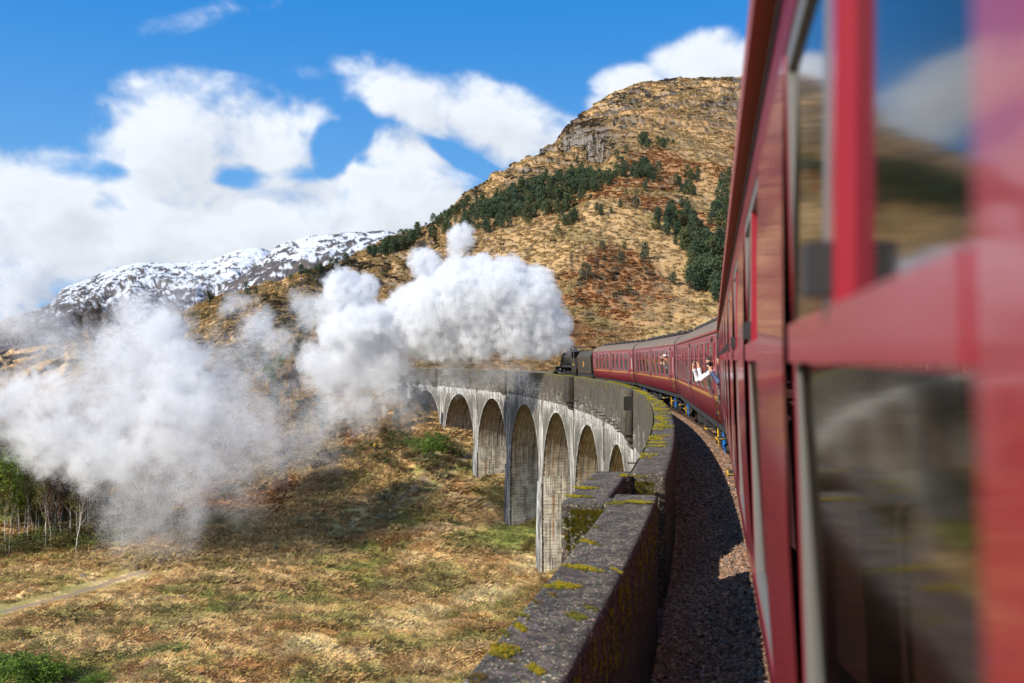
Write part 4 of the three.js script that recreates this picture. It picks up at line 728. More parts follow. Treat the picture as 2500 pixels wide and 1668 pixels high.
// windows, doors given by their distance ahead of the coach's middle
function makeCoach(label, { back, front, windows, doors, lavs, bogies, drops = {}, crest, fine }) {
  const t = thing('railway_coach', label, 'train coach', 'maroon coaches of the train');
  const L = front + back, mid = (back - front) / 2, zOf = (a) => -a;
  for (const e of [-1, 1]) {
    const holes = [...windows.map(([a, w]) => ({ z0: zOf(a) - w / 2, z1: zOf(a) + w / 2, y0: WB, y1: WT })), ...lavs.map((a) => ({ z0: zOf(a) - 0.24, z1: zOf(a) + 0.24, y0: 2.0, y1: 3.1 })), ...doors.map((a) => ({ z0: zOf(a) - 0.33, z1: zOf(a) + 0.33, y0: 1.13, y1: 3.25 }))];
    part('body_side', sideSheet(-front, back, 1.13, 3.36, holes, e), fine ? POLISHED : MAROON, t);
    if (fine) part('cornice', sidePlate(-front, back, 3.262, 3.325, e, 0, 0.006), RUBBER, t);
    windows.forEach(([a, w]) => addWindow(t, zOf(a), w, e, true, fine ? WAVY : GLASS));
    doors.forEach((a) => addDoor(t, zOf(a), e, e < 0 ? drops[a] ?? 0 : 0));
    lavs.forEach((a) => { const z = zOf(a), f = part('window', frameOn(z - 0.24, z + 0.24, 2.0, 3.1, 0.03, e, -0.05, -0.005), MAROON_TRIM, t); part('frosted_pane', pane(z - 0.21, z + 0.21, 2.03, 2.78, e, -0.03), FROST, f); part('pane', pane(z - 0.21, z + 0.21, 2.80, 3.07, e, -0.034), GLASS, f); });
    if (!fine) part('lining', join([sidePlate(-front + 0.05, back - 0.05, 1.765, 1.79, e, 0, 0.004), sidePlate(-front + 0.05, back - 0.05, 1.715, 1.728, e, 0, 0.004)]), GOLD, t);
    part('rain_gutter', box(0.055, 0.05, L, e * 1.352, 3.345, mid), GUTTER, t);
    part('solebar', rbox(0.09, 0.24, L - 0.1, e * 1.2, 1.02, mid), SOOT, t);
  }
  part('roof', roofShape(L).translate(0, 0, mid), ROOF, t);
  for (let a = -back + 1; a < front - 0.6; a += 1.9) for (const x of [-0.42, 0.5]) part('roof_vent', ventShape, SOOT, t).position.set(x, 3.34 + 0.54 * Math.sqrt(1 - (x / 1.345) ** 2) + 0.06, -a);
  part('end_wall', join([endWall(-front, -1), endWall(back, 1)]), BLACK, t);
  part('gangway_bellows', join([rbox(0.95, 2.1, 0.4, 0, 2.2, -front - 0.1), rbox(0.95, 2.1, 0.4, 0, 2.2, back + 0.1)]), RUBBER, t);
  part('buffer', join([-0.87, 0.87].flatMap((x) => [[-front, -1], [back, 1]].flatMap(([z, f]) => [bar(V(x, 1.02, z), V(x, 1.02, z + f * 0.28), 0.09, 0.07, 10), bar(V(x, 1.02, z + f * 0.26), V(x, 1.02, z + f * 0.3), 0.22, 0.22, 16)]))), SOOT, t);
  part('floor', box(2.5, 0.08, L - 0.1, 0, 1.24, mid), DARK, t);
  for (const [a] of windows) for (const x of [-0.72, 0.72]) part('seat', join([rbox(0.95, 0.95, 0.16, x, 1.95, -a - 0.72, 0.02, 1), rbox(0.95, 0.95, 0.16, x, 1.95, -a + 0.72, 0.02, 1), rbox(0.95, 0.18, 0.44, x, 1.62, -a - 0.45, 0.02, 1), rbox(0.95, 0.18, 0.44, x, 1.62, -a + 0.45, 0.02, 1), box(0.6, 0.03, 0.5, x, 1.95, -a)]), SEAT, t);
  for (const b of bogies) addBogie(t, -b);
  part('underframe_box', join([rbox(2.1, 0.5, 1.7, 0, 0.68, -1.6), rbox(2.2, 0.42, 0.9, 0, 0.72, 1.4), box(0.05, 0.35, 4.6, -0.9, 0.75, 0.6), box(0.05, 0.35, 4.6, 0.9, 0.75, 0.6)]), SOOT, t);
  for (const a of fine ? [5.1] : [...doors.filter((q) => q), ...bogies.map((q) => q + Math.sign(q) * -2.0)]) { const s = part('step', stepBoard, SOOT, t); s.position.set(0.06, 0.72, -a); part('step_edge', stepEdge, YELLOW, s); }
  if (crest) for (const [a, y, w, h, rows] of crest) letters(t, -a, y, w, h, rows);
  return t;
}
function setCoach(t, s) { t.position.copy(onTrack(s, 0.112, 0)); t.rotation.set(0, -heading(s), CANT, 'YXZ'); }
const TSO = { back: 9.83, front: 9.83, windows: [1.5, 3.4, 5.3, 7.15].flatMap((a) => [[a, 1.1], [-a, 1.1]]), doors: [0, 8.3, -8.3], lavs: [9.25, -9.25], bogies: [7.1, -7.1] };
const NAMEPLATE = [['WEST', 0.95], ['COAST', 0.95], ['RAILWAYS', 0.95]];
const PITCH = 20.293, TRAIN0 = 81.73;
setCoach(makeCoach('maroon coach coupled straight behind the black tender', { ...TSO, crest: [[-8.95, 1.36, 0.62, 0.32, NAMEPLATE], [-8.95, 1.22, 0.5, 0.1, [['4940', 1]]], [-0.75, 1.42, 0.5, 0.2, [['WCR', 1]]]] }), TRAIN0 - 0.5 * PITCH);
setCoach(makeCoach('second maroon coach behind the tender, a white frosted window by its gangway end', { ...TSO, drops: { '-8.3': 0.8 }, crest: [[-8.95, 1.34, 0.72, 0.36, NAMEPLATE], [-8.95, 1.20, 0.6, 0.11, [['99318', 1]]]] }), TRAIN0 - 1.5 * PITCH);
setCoach(makeCoach('third maroon coach from the tender, passengers reaching arms out of it', { ...TSO, drops: { '-8.3': 1 }, crest: [[-9.0, 1.34, 0.85, 0.42, NAMEPLATE], [-9.0, 1.20, 0.7, 0.12, [['99326', 1]]]] }), TRAIN0 - 2.5 * PITCH);
const NEAR_S = TRAIN0 - 3.5 * PITCH;             // the coach that the photograph was taken from
const nearWindows = []; for (let k = -1; k <= 8; k++) nearWindows.push([0.98 + 1.83 * k - NEAR_S, 1.02]);
setCoach(makeCoach('close maroon coach seen along its glossy side and big windows', { back: 14, front: 9.83, windows: nearWindows, doors: [19.0 - NEAR_S], lavs: [17.4 - NEAR_S], bogies: [7.1], fine: true, drops: { [19.0 - NEAR_S]: 1 } }), NEAR_S);

// ---- the engine and its tender
{
  const ENGINE = phys([0.016, 0.017, 0.016], 0.38, { clearcoat: 0.5, clearcoatRoughness: 0.2 }), WEATHER = std(0xffffff, 0.5, { map: canvasTexture(512, 256, (g, W, H) => { const R = rng(71); g.fillStyle = 'rgb(56,54,46)'; g.fillRect(0, 0, W, H); for (let i = 0; i < 500; i++) { const v = 35 + R() * 60; g.fillStyle = `rgba(${v},${v * 0.95},${v * 0.8},${R() * 0.25})`; g.fillRect(R() * W, R() * H, 2 + R() * 8, 10 + R() * 120); } }) });
  const tender = thing('tender', 'black coal tender with red lined sides behind the steam engine', 'tender');
  const prof = (e) => { const s = new THREE.Shape(); [[-1.28, 1.32], [-1.28, 2.95], [-0.95, 3.45], [-0.78, 3.45], [-0.78, 3.0], [0.78, 3.0], [0.78, 3.45], [0.95, 3.45], [1.28, 2.95], [1.28, 1.32]].forEach(([x, y], i) => (i ? s.lineTo(x, y) : s.moveTo(x, y))); return new THREE.ExtrudeGeometry(s, { depth: e, bevelEnabled: false }); };
  part('tank', prof(6.5).translate(0, 0, -3.1), WEATHER, tender);
  part('frame', join([rbox(2.45, 0.3, 7.0, 0, 1.14, 0), rbox(2.3, 0.35, 6.4, 0, 0.85, 0)]), SOOT, tender);
  part('back_plate', join([box(2.5, 1.7, 0.06, 0, 2.15, 3.46), box(1.9, 0.6, 0.06, 0, 3.2, 3.46)]), ENGINE, tender);
  for (const z of [-2.2, 0, 2.2]) { part('wheel', wheelSet(0.62), SOOT, tender).position.set(0, 0.62, z); part('axle_box', rbox(0.2, 0.34, 0.4, -1.12, 0.62, z), SOOT, tender); }
  const coal = part('coal', (() => { const R = rng(5), l = []; for (let i = 0; i < 240; i++) { const r = 0.08 + R() * 0.11; l.push(new THREE.IcosahedronGeometry(r, 0).rotateX(R() * 6).rotateY(R() * 6).translate((R() - 0.5) * 1.45, 3.02 + R() * 0.3, -2.9 + R() * 4.4)); } return join(l); })(), std([0.012, 0.012, 0.013], 0.5), tender); coal.userData.kind = 'stuff';
  const line = (z0, z1, y0, y1, w = 0.018) => join([box(0.01, w, z1 - z0, -1.287, y0, (z0 + z1) / 2), box(0.01, w, z1 - z0, -1.287, y1, (z0 + z1) / 2), box(0.01, y1 - y0, w, -1.287, (y0 + y1) / 2, z0), box(0.01, y1 - y0, w, -1.287, (y0 + y1) / 2, z1)]);
  part('lining', line(-2.9, 3.2, 1.5, 2.85), std([0.32, 0.10, 0.06], 0.5), tender);
  // emblem: a small lion above a wheel, gold and red
  part('emblem', join([new THREE.TorusGeometry(0.16, 0.03, 6, 20).rotateY(Math.PI / 2).translate(-1.29, 2.12, 0), rbox(0.012, 0.16, 0.44, -1.29, 2.36, 0), rbox(0.012, 0.2, 0.14, -1.29, 2.48, -0.18), box(0.012, 0.2, 0.05, -1.29, 2.3, 0.2), box(0.012, 0.03, 0.5, -1.29, 2.12, 0)]), std([0.55, 0.26, 0.06], 0.5), tender);
  part('hand_rail', join([bar(V(-1.34, 1.7, -3.2), V(-1.34, 2.9, -3.2), 0.018), bar(V(-1.34, 1.7, 3.3), V(-1.34, 2.9, 3.3), 0.018)]), STEEL, tender);
  setCoach(tender, 86.2); tender.position.copy(onTrack(86.2, 0.02, 0));

  const loco = thing('steam_locomotive', 'black steam locomotive pouring white steam at the head of the train', 'locomotive');
  const lathe = (pts, n = 40) => new THREE.LatheGeometry(pts.map(([r, y]) => new THREE.Vector2(r, y)), n).rotateX(-Math.PI / 2);  // its axis points forward
  part('boiler', lathe([[0.02, -2.6], [0.86, -2.6], [0.88, -1], [0.84, 1.2], [0.79, 2.9]]).translate(0, 2.66, 0.4), ENGINE, loco);
  part('smokebox', lathe([[0.81, 2.9], [0.83, 2.92], [0.83, 4.55], [0.80, 4.62], [0.62, 4.68], [0.3, 4.78], [0.02, 4.8]]).translate(0, 2.66, 0.4), SOOT, loco);
  part('boiler_band', join([-1.6, -0.5, 0.6, 1.7].map((y) => lathe([[0.885, y], [0.885, y + 0.05]]).translate(0, 2.66, 0.4))), STEEL, loco);
  const up = (pts, z, y) => new THREE.LatheGeometry(pts.map(([r, q]) => new THREE.Vector2(r, q)), 24).translate(0, y, z);
  part('chimney', up([[0.36, 0], [0.26, 0.12], [0.25, 0.36], [0.30, 0.42], [0.31, 0.5], [0.2, 0.5], [0.18, 0.1]], -3.55, 3.38), ENGINE, loco);
  part('steam_dome', up([[0.42, 0], [0.36, 0.1], [0.34, 0.34], [0.26, 0.46], [0.02, 0.5]], -0.9, 3.42), ENGINE, loco);
  part('safety_valve', join([up([[0.1, 0], [0.09, 0.3], [0.12, 0.34], [0.02, 0.36]], 1.9, 3.5), up([[0.1, 0], [0.09, 0.3], [0.12, 0.34], [0.02, 0.36]], 1.62, 3.5)]), std([0.4, 0.26, 0.1], 0.35, { metalness: 0.8 }), loco);
  part('firebox', rbox(1.74, 1.75, 2.4, 0, 2.62, 1.95, 0.35, 4), ENGINE, loco);
  const cab = part('cab', join([box(0.05, 1.45, 2.0, -1.26, 2.1, 4.1), box(0.05, 1.45, 2.0, 1.26, 2.1, 4.1), box(0.05, 0.75, 0.34, -1.26, 3.15, 3.27), box(0.05, 0.75, 0.3, -1.26, 3.15, 4.4), box(0.05, 0.75, 0.34, 1.26, 3.15, 3.27), box(2.5, 2.1, 0.05, 0, 2.4, 3.12)]), ENGINE, loco);
  part('roof', (() => { const k = new Skin(); for (let i = 0; i < 14; i++) { const f = (j) => { const a = Math.PI * (0.08 + 0.84 * j / 14); return [1.42 * Math.cos(a), 3.32 + 0.56 * Math.sin(a)]; }, a = f(i), b = f(i + 1); k.quad([a[0], a[1], 5.3], [a[0], a[1], 2.95], [b[0], b[1], 2.95], [b[0], b[1], 5.3], [0, 0], [1, 0], [1, 1], [0, 1]); } return k.geometry(); })(), SOOT, cab);
  const numberTex = canvasTexture(128, 48, (g, W, H) => { g.fillStyle = 'rgb(20,20,20)'; g.fillRect(0, 0, W, H); g.fillStyle = 'rgb(226,190,96)'; g.font = 'bold 40px sans-serif'; g.textAlign = 'center'; g.textBaseline = 'middle'; g.fillText('45407', W / 2, H / 2, W); });
  part('number', new THREE.PlaneGeometry(0.95, 0.34).rotateY(-Math.PI / 2).translate(-1.292, 2.15, 4.15), std(0xffffff, 0.5, { map: numberTex }), cab);
  part('running_plate', join([rbox(2.5, 0.06, 8.4, 0, 1.86, -1.1), rbox(2.5, 0.06, 0.9, 0, 1.45, -5.65), box(2.5, 0.42, 0.05, 0, 1.66, -5.3), rbox(2.5, 0.45, 0.16, 0, 1.12, -6.05)]), ENGINE, loco);
  part('buffer', join([-0.87, 0.87].flatMap((x) => [bar(V(x, 1.05, -6.1), V(x, 1.05, -6.5), 0.1, 0.08, 10), bar(V(x, 1.05, -6.5), V(x, 1.05, -6.55), 0.24, 0.24, 18)])), SOOT, loco);
  part('frame', join([rbox(0.1, 0.7, 10.5, -0.62, 1.2, -0.7), rbox(0.1, 0.7, 10.5, 0.62, 1.2, -0.7), rbox(1.5, 0.7, 1.4, 0, 1.75, -3.7)]), SOOT, loco);
  for (const e of [-1, 1]) { part('cylinder_casing', join([rbox(0.62, 0.72, 1.0, e * 1.0, 1.0, -3.75, 0.2, 4), rbox(0.5, 0.5, 1.1, e * 0.98, 1.5, -3.75, 0.2, 4), bar(V(e * 1.0, 0.98, -4.3), V(e * 1.0, 0.98, -4.36), 0.26, 0.2, 18)]), ENGINE, loco); part('coupling_rod', join([rbox(0.05, 0.12, 4.9, e * 1.02, 0.62, 0.75), rbox(0.05, 0.14, 2.9, e * 1.1, 0.8, -2.2), rbox(0.06, 0.08, 1.9, e * 1.1, 1.15, -2.5), rbox(0.05, 0.7, 0.08, e * 1.12, 1.2, -1.55)]), STEEL, loco); part('sand_pipe', join([bar(V(e * 0.95, 1.84, -1.9), V(e * 1.0, 1.2, -1.6), 0.03), bar(V(e * 0.9, 2.7, -2.9), V(e * 1.08, 1.9, -3.5), 0.09, 0.09, 10)]), SOOT, loco); part('hand_rail', bar(V(e * 0.95, 2.95, 1), V(e * 0.9, 2.95, -4), 0.02), STEEL, loco); }
  for (const z of [2.9, 0.75, -1.4]) { const w = part('driving_wheel', (() => { const r = 0.91, l = []; for (const x of [-0.75, 0.75]) { l.push(new THREE.TorusGeometry(r - 0.05, 0.06, 8, 36).rotateY(Math.PI / 2).translate(x, 0, 0), bar(V(x - 0.1, 0, 0), V(x + 0.1, 0, 0), 0.15, 0.15, 14)); for (let i = 0; i < 16; i++) { const a = i * Math.PI / 8; l.push(bar(V(x, 0.12 * Math.cos(a), 0.12 * Math.sin(a)), V(x, (r - 0.07) * Math.cos(a), (r - 0.07) * Math.sin(a)), 0.03, 0.02, 5)); } } return join(l); })(), SOOT, loco); w.position.set(0, 0.91, z); }
  for (const z of [-2.75, -4.75]) part('wheel', wheelSet(0.5), SOOT, loco).position.set(0, 0.5, z);
  part('splasher', join([-1, 1].flatMap((e) => [2.9, 0.75, -1.4].map((z) => rbox(0.3, 0.2, 1.5, e * 0.9, 1.92, z, 0.08)))), ENGINE, loco);
  setCoach(loco, 95.4); loco.position.copy(onTrack(95.4, 0.05, 0));
}
// ------------------------------------------------------------------ what grows and lies on the land
// many small faces spread through a volume; shape(R) gives a spot and a size
function sprays(R, n, shape, tall = 1.6) {
  const p = [], nm = [], c = [];
  for (let i = 0; i < n; i++) {
    const [q, r, out, tint] = shape(R, i), a = V(R() - 0.5, R() - 0.2, R() - 0.5).normalize(), b = V(R() - 0.5, R() - 0.5, R() - 0.5).cross(a).normalize(), k = a.clone().cross(b);
    const pts = [q.clone().addScaledVector(k, r * tall), q.clone().addScaledVector(b, r * 0.6).addScaledVector(k, -r * 0.4), q.clone().addScaledVector(b, -r * 0.6).addScaledVector(k, -r * 0.4)];
    const fn = pts[1].clone().sub(pts[0]).cross(pts[2].clone().sub(pts[0])).normalize(); if (fn.dot(out) < 0) { pts.reverse(); fn.negate(); }
    for (const t of pts) { p.push(t.x, t.y, t.z); const o = out.clone().lerp(fn, 0.6).normalize(); nm.push(o.x, o.y, o.z); c.push(...tint); }
  }
  const g = new THREE.BufferGeometry(); g.setAttribute('position', new THREE.Float32BufferAttribute(p, 3)); g.setAttribute('normal', new THREE.Float32BufferAttribute(nm, 3)); g.setAttribute('color', new THREE.Float32BufferAttribute(c, 3)); g.setAttribute('uv', new THREE.Float32BufferAttribute(new Float32Array(p.length / 3 * 2), 2));
  return g;
}
const LEAF = phys([1, 1, 1], 1, { vertexColors: true, side: THREE.DoubleSide, transmission: 0.3, thickness: 0, specularIntensity: 0.2 });
const BARK = std([0.10, 0.075, 0.055], 0.95), PINEBARK = std([0.13, 0.07, 0.045], 0.95), BIRCHBARK = std(0xffffff, 0.8, { map: canvasTexture(64, 256, (g, W, H) => { const R = rng(41); g.fillStyle = 'rgb(206,200,190)'; g.fillRect(0, 0, W, H); for (let i = 0; i < 120; i++) { g.fillStyle = `rgba(40,34,30,${0.2 + R() * 0.6})`; g.fillRect(R() * W, R() * H, 4 + R() * 24, 1 + R() * 5); } }) });
// ---- pines: a metre high here, scaled where they stand
function pineKind(seed, wide, hue) {
  const R = rng(seed), lumps = []; for (let i = 0; i < 26; i++) { const h = 0.16 + 0.8 * (i / 26), w = wide * (h < 0.45 ? 0.6 + h * 0.6 : 1.05 - Math.pow((h - 0.45) / 0.58, 1.3)) * (0.6 + R() * 0.5), a = i * 2.4 + R(); lumps.push([V(Math.cos(a) * w * 0.62, h, Math.sin(a) * w * 0.62), 0.085 + 0.06 * R()]); }
  const crownG = sprays(R, 560, () => { const [c, r] = lumps[Math.floor(R() * lumps.length)], d = V(R() - 0.5, (R() - 0.5) * 0.7, R() - 0.5).normalize(), t = 0.6 + 0.8 * R(); return [c.clone().addScaledVector(d, r * Math.cbrt(R())), 0.032 + 0.022 * R(), d, [hue[0] * t + 0.012, hue[1] * t + 0.014, hue[2] * t + 0.01]]; });
  const trunkG = join([bar(V(0, -0.05, 0), V(0.01, 0.9, 0), 0.022, 0.006, 6), ...[0.25, 0.38, 0.5, 0.63].map((h, i) => bar(V(0, h, 0), V(Math.cos(i * 2.3) * 0.2, h + 0.06, Math.sin(i * 2.3) * 0.2), 0.007, 0.003, 4))]);
  return [crownG, trunkG];
}
const PINES = [pineKind(1, 0.34, [0.072, 0.108, 0.052]), pineKind(2, 0.40, [0.098, 0.118, 0.045]), pineKind(3, 0.30, [0.058, 0.095, 0.056]), pineKind(4, 0.46, [0.085, 0.120, 0.062])];
const standing = [];
function setTree(t, p, h, turn, wide = 1) { t.position.set(p.x, p.y - 0.04 * h, p.z); t.rotation.y = turn; t.scale.set(h * wide, h, h * wide); return t; }
{
  const R = rng(303), spots = [];
  const zone = (x, y, rx, ry, n, h, what, tilt = 0) => { for (let i = 0; i < n; i++) { const a = R() * 6.283, q = Math.sqrt(R()), ex = rx * q * Math.cos(a), ey = ry * q * Math.sin(a); const p = hit(x + ex, y + ey + tilt * ex); if (p && fbm2(p.x / 30, p.z / 30, 2) + 0.5 * n2(p.x / 9, p.z / 9) > -0.25) spots.push({ p, h: h * 0.72 * (0.55 + 0.8 * R()), what }); } };
  const B = (i) => 'belt' + i, C = 'clump', S = 'scattered', E = 'edge';
  zone(925, 563, 45, 14, 34, 6.5, B(0), -0.5); zone(1000, 528, 55, 20, 50, 7, B(1), -0.45); zone(1085, 492, 65, 24, 60, 7, B(2), -0.4); zone(1170, 470, 75, 30, 80, 7.5, B(3), -0.35); zone(1255, 440, 80, 28, 85, 7.5, B(4), -0.2); zone(1340, 425, 70, 24, 60, 7.5, B(5), -0.15); zone(1265, 478, 90, 22, 55, 7.5, B(6), -0.3); zone(1430, 400, 60, 16, 34, 7, B(7), -0.2); zone(1500, 408, 45, 12, 22, 7, B(8)); zone(1150, 515, 60, 16, 26, 7, B(9), -0.3); zone(1060, 530, 50, 16, 24, 6.5, B(10), -0.3); zone(1300, 510, 30, 10, 9, 6.5, S);
  zone(1622, 570, 46, 60, 46, 10, C); zone(1640, 640, 34, 60, 34, 10.5, C); zone(1590, 600, 30, 70, 22, 9, C); zone(1660, 500, 24, 40, 18, 9, C); zone(1610, 660, 24, 24, 10, 9, C);
  zone(1560, 500, 50, 24, 15, 7.5, S); zone(1530, 545, 40, 30, 11, 7.5, S); zone(1590, 430, 45, 24, 17, 7.5, S); zone(1668, 430, 24, 30, 12, 8.5, S); zone(1510, 336, 44, 7, 13, 7, S); zone(1480, 330, 14, 8, 6, 8, S); zone(1300, 440, 330, 110, 60, 5.5, S); zone(1450, 600, 180, 70, 12, 5.5, S); zone(1490, 520, 40, 24, 8, 7, S);
  zone(800, 604, 70, 6, 18, 5, E, -0.32); zone(700, 634, 55, 4, 12, 4.5, E, -0.25); zone(585, 672, 34, 4, 8, 4.5, E, -0.3); zone(860, 588, 40, 6, 12, 6, E, -0.3); zone(1110, 425, 60, 3, 5, 4, E, -0.4);
  spots.sort((a, b) => b.h / b.p.length() - a.h / a.p.length());
  const LAB = { clump: ['tall dark pine in the dense clump beside the coach roofs', 'pines of the clump near the coaches'], scattered: ['small pine standing apart among bracken on the open hillside', 'pines scattered over the open hillside'], edge: ['little pine on the skyline of the long spur', 'pines along the skyline of the spur'] };
  ['at the thin lower tip', 'on the low rising arm', 'where the belt starts to widen', 'in the thick left half', 'at the thick crown', 'under the grey crag', 'along the ragged lower middle', 'on the thin upper end', 'past the upper end', 'on the lower left fringe', 'on the lowest left fringe'].forEach((w, i) => { LAB['belt' + i] = ['pine ' + w + ' of the hillside belt', 'pines ' + w + ' of the hillside belt']; });
  const proto = PINES.map(([c, t]) => { const o = new THREE.Group(); part('crown', c, LEAF, o); part('trunk', t, PINEBARK, o); o.traverse((m) => { if (m.isMesh) m.name = m.name.replace(/_\d+$/, ''); }); return o; });
  spots.slice(0, 290).forEach(({ p, h, what }, i) => { const o = proto[i % 4].clone(); o.name = numbered('pine_tree'); scene.add(o); tag(o, LAB[what][0], 'pine tree', LAB[what][1]); setTree(o, p, h, R() * 6.3, 0.9 + R() * 0.3); });
  const rest = spots.slice(290), M = new THREE.Matrix4(), Q = new THREE.Quaternion(), up = V(0, 1, 0), wood = new THREE.Group(); wood.name = 'pine_wood'; scene.add(wood); tag(wood, 'smaller far pines that thicken the belt across the hill', 'pine wood', null, 'stuff');
  PINES.forEach(([c, t], k) => { const mine = rest.filter((_, i) => i % 4 === k); for (const [n, g, m] of [['crown', c, LEAF], ['trunk', t, PINEBARK]]) { const im = new THREE.InstancedMesh(g, m, mine.length); im.name = n; im.castShadow = true; im.userData.kind = 'stuff'; const R2 = rng(k + 900); mine.forEach(({ p, h }, i) => { M.compose(V(p.x, p.y - 0.04 * h, p.z), Q.setFromAxisAngle(up, R2() * 6.3), V(h, h, h)); im.setMatrixAt(i, M); }); wood.add(im); } });
}
// ---- leafless and half-leafed birches, and broadleaf bushes
function birchKind(seed, leaves, tint, twigTint, twiggy = 1) {
  const R = rng(seed), wood = [], twigs = [], tips = [];
  const limb = (a, dir, len, r, lev) => {
    let p = a.clone(), d = dir.clone(); const n = lev ? 3 : 6;
    for (let i = 0; i < n; i++) {
      const q = p.clone().addScaledVector(d, len / n); wood.push(bar(p, q, r * (1 - i / n * 0.75), r * (1 - (i + 1) / n * 0.75), lev ? 3 : 6, true));
      if (lev < 2 && i >= (lev ? 1 : 2)) for (let j = 0; j < (lev ? 2 : 3); j++) { const s = V(R() - 0.5, 0.35 + 0.5 * R(), R() - 0.5).normalize().lerp(d, 0.25).normalize(); limb(q, s, len * (lev ? 0.42 : 0.34) * (0.6 + R() * 0.6) * (1 - i / n * 0.35), r * 0.36, lev + 1); }
      p = q; d = d.clone().add(V((R() - 0.5) * 0.22, 0.06, (R() - 0.5) * 0.22)).normalize();
      if (lev) tips.push(p.clone());
    }
  };
  limb(V(0, -0.03, 0), V((R() - 0.5) * 0.12, 1, (R() - 0.5) * 0.12).normalize(), 0.9, 0.0075, 0);
  const haze = sprays(R, Math.round(260 * twiggy), () => { const t = tips[Math.floor(R() * tips.length)], d = V(R() - 0.5, R() - 0.4, R() - 0.5).normalize(); return [t.clone().addScaledVector(d, 0.05 * R()), 0.010, d, twigTint]; }, 5);
  const foliage = leaves ? sprays(R, leaves, () => { const t = tips[Math.floor(R() * tips.length)], d = V(R() - 0.5, R() - 0.5, R() - 0.5).normalize(), k = 0.6 + 0.8 * R(); return [t.clone().addScaledVector(d, 0.07 * R()), 0.011 + 0.007 * R(), d, tint.map((x) => x * k)]; }, 1.3) : null;
  return { trunk: join(wood), crown: foliage ? mergeGeometries([haze, foliage]) : haze };
}
function plantTree(name, kind, bark, label, category, group, p, h, turn, wide = 1) { const o = new THREE.Group(); o.name = numbered(name); scene.add(o); tag(o, label, category, group); part('trunk', kind.trunk, bark, o); part('crown', kind.crown, LEAF, o); return setTree(o, p, h, turn, wide); }
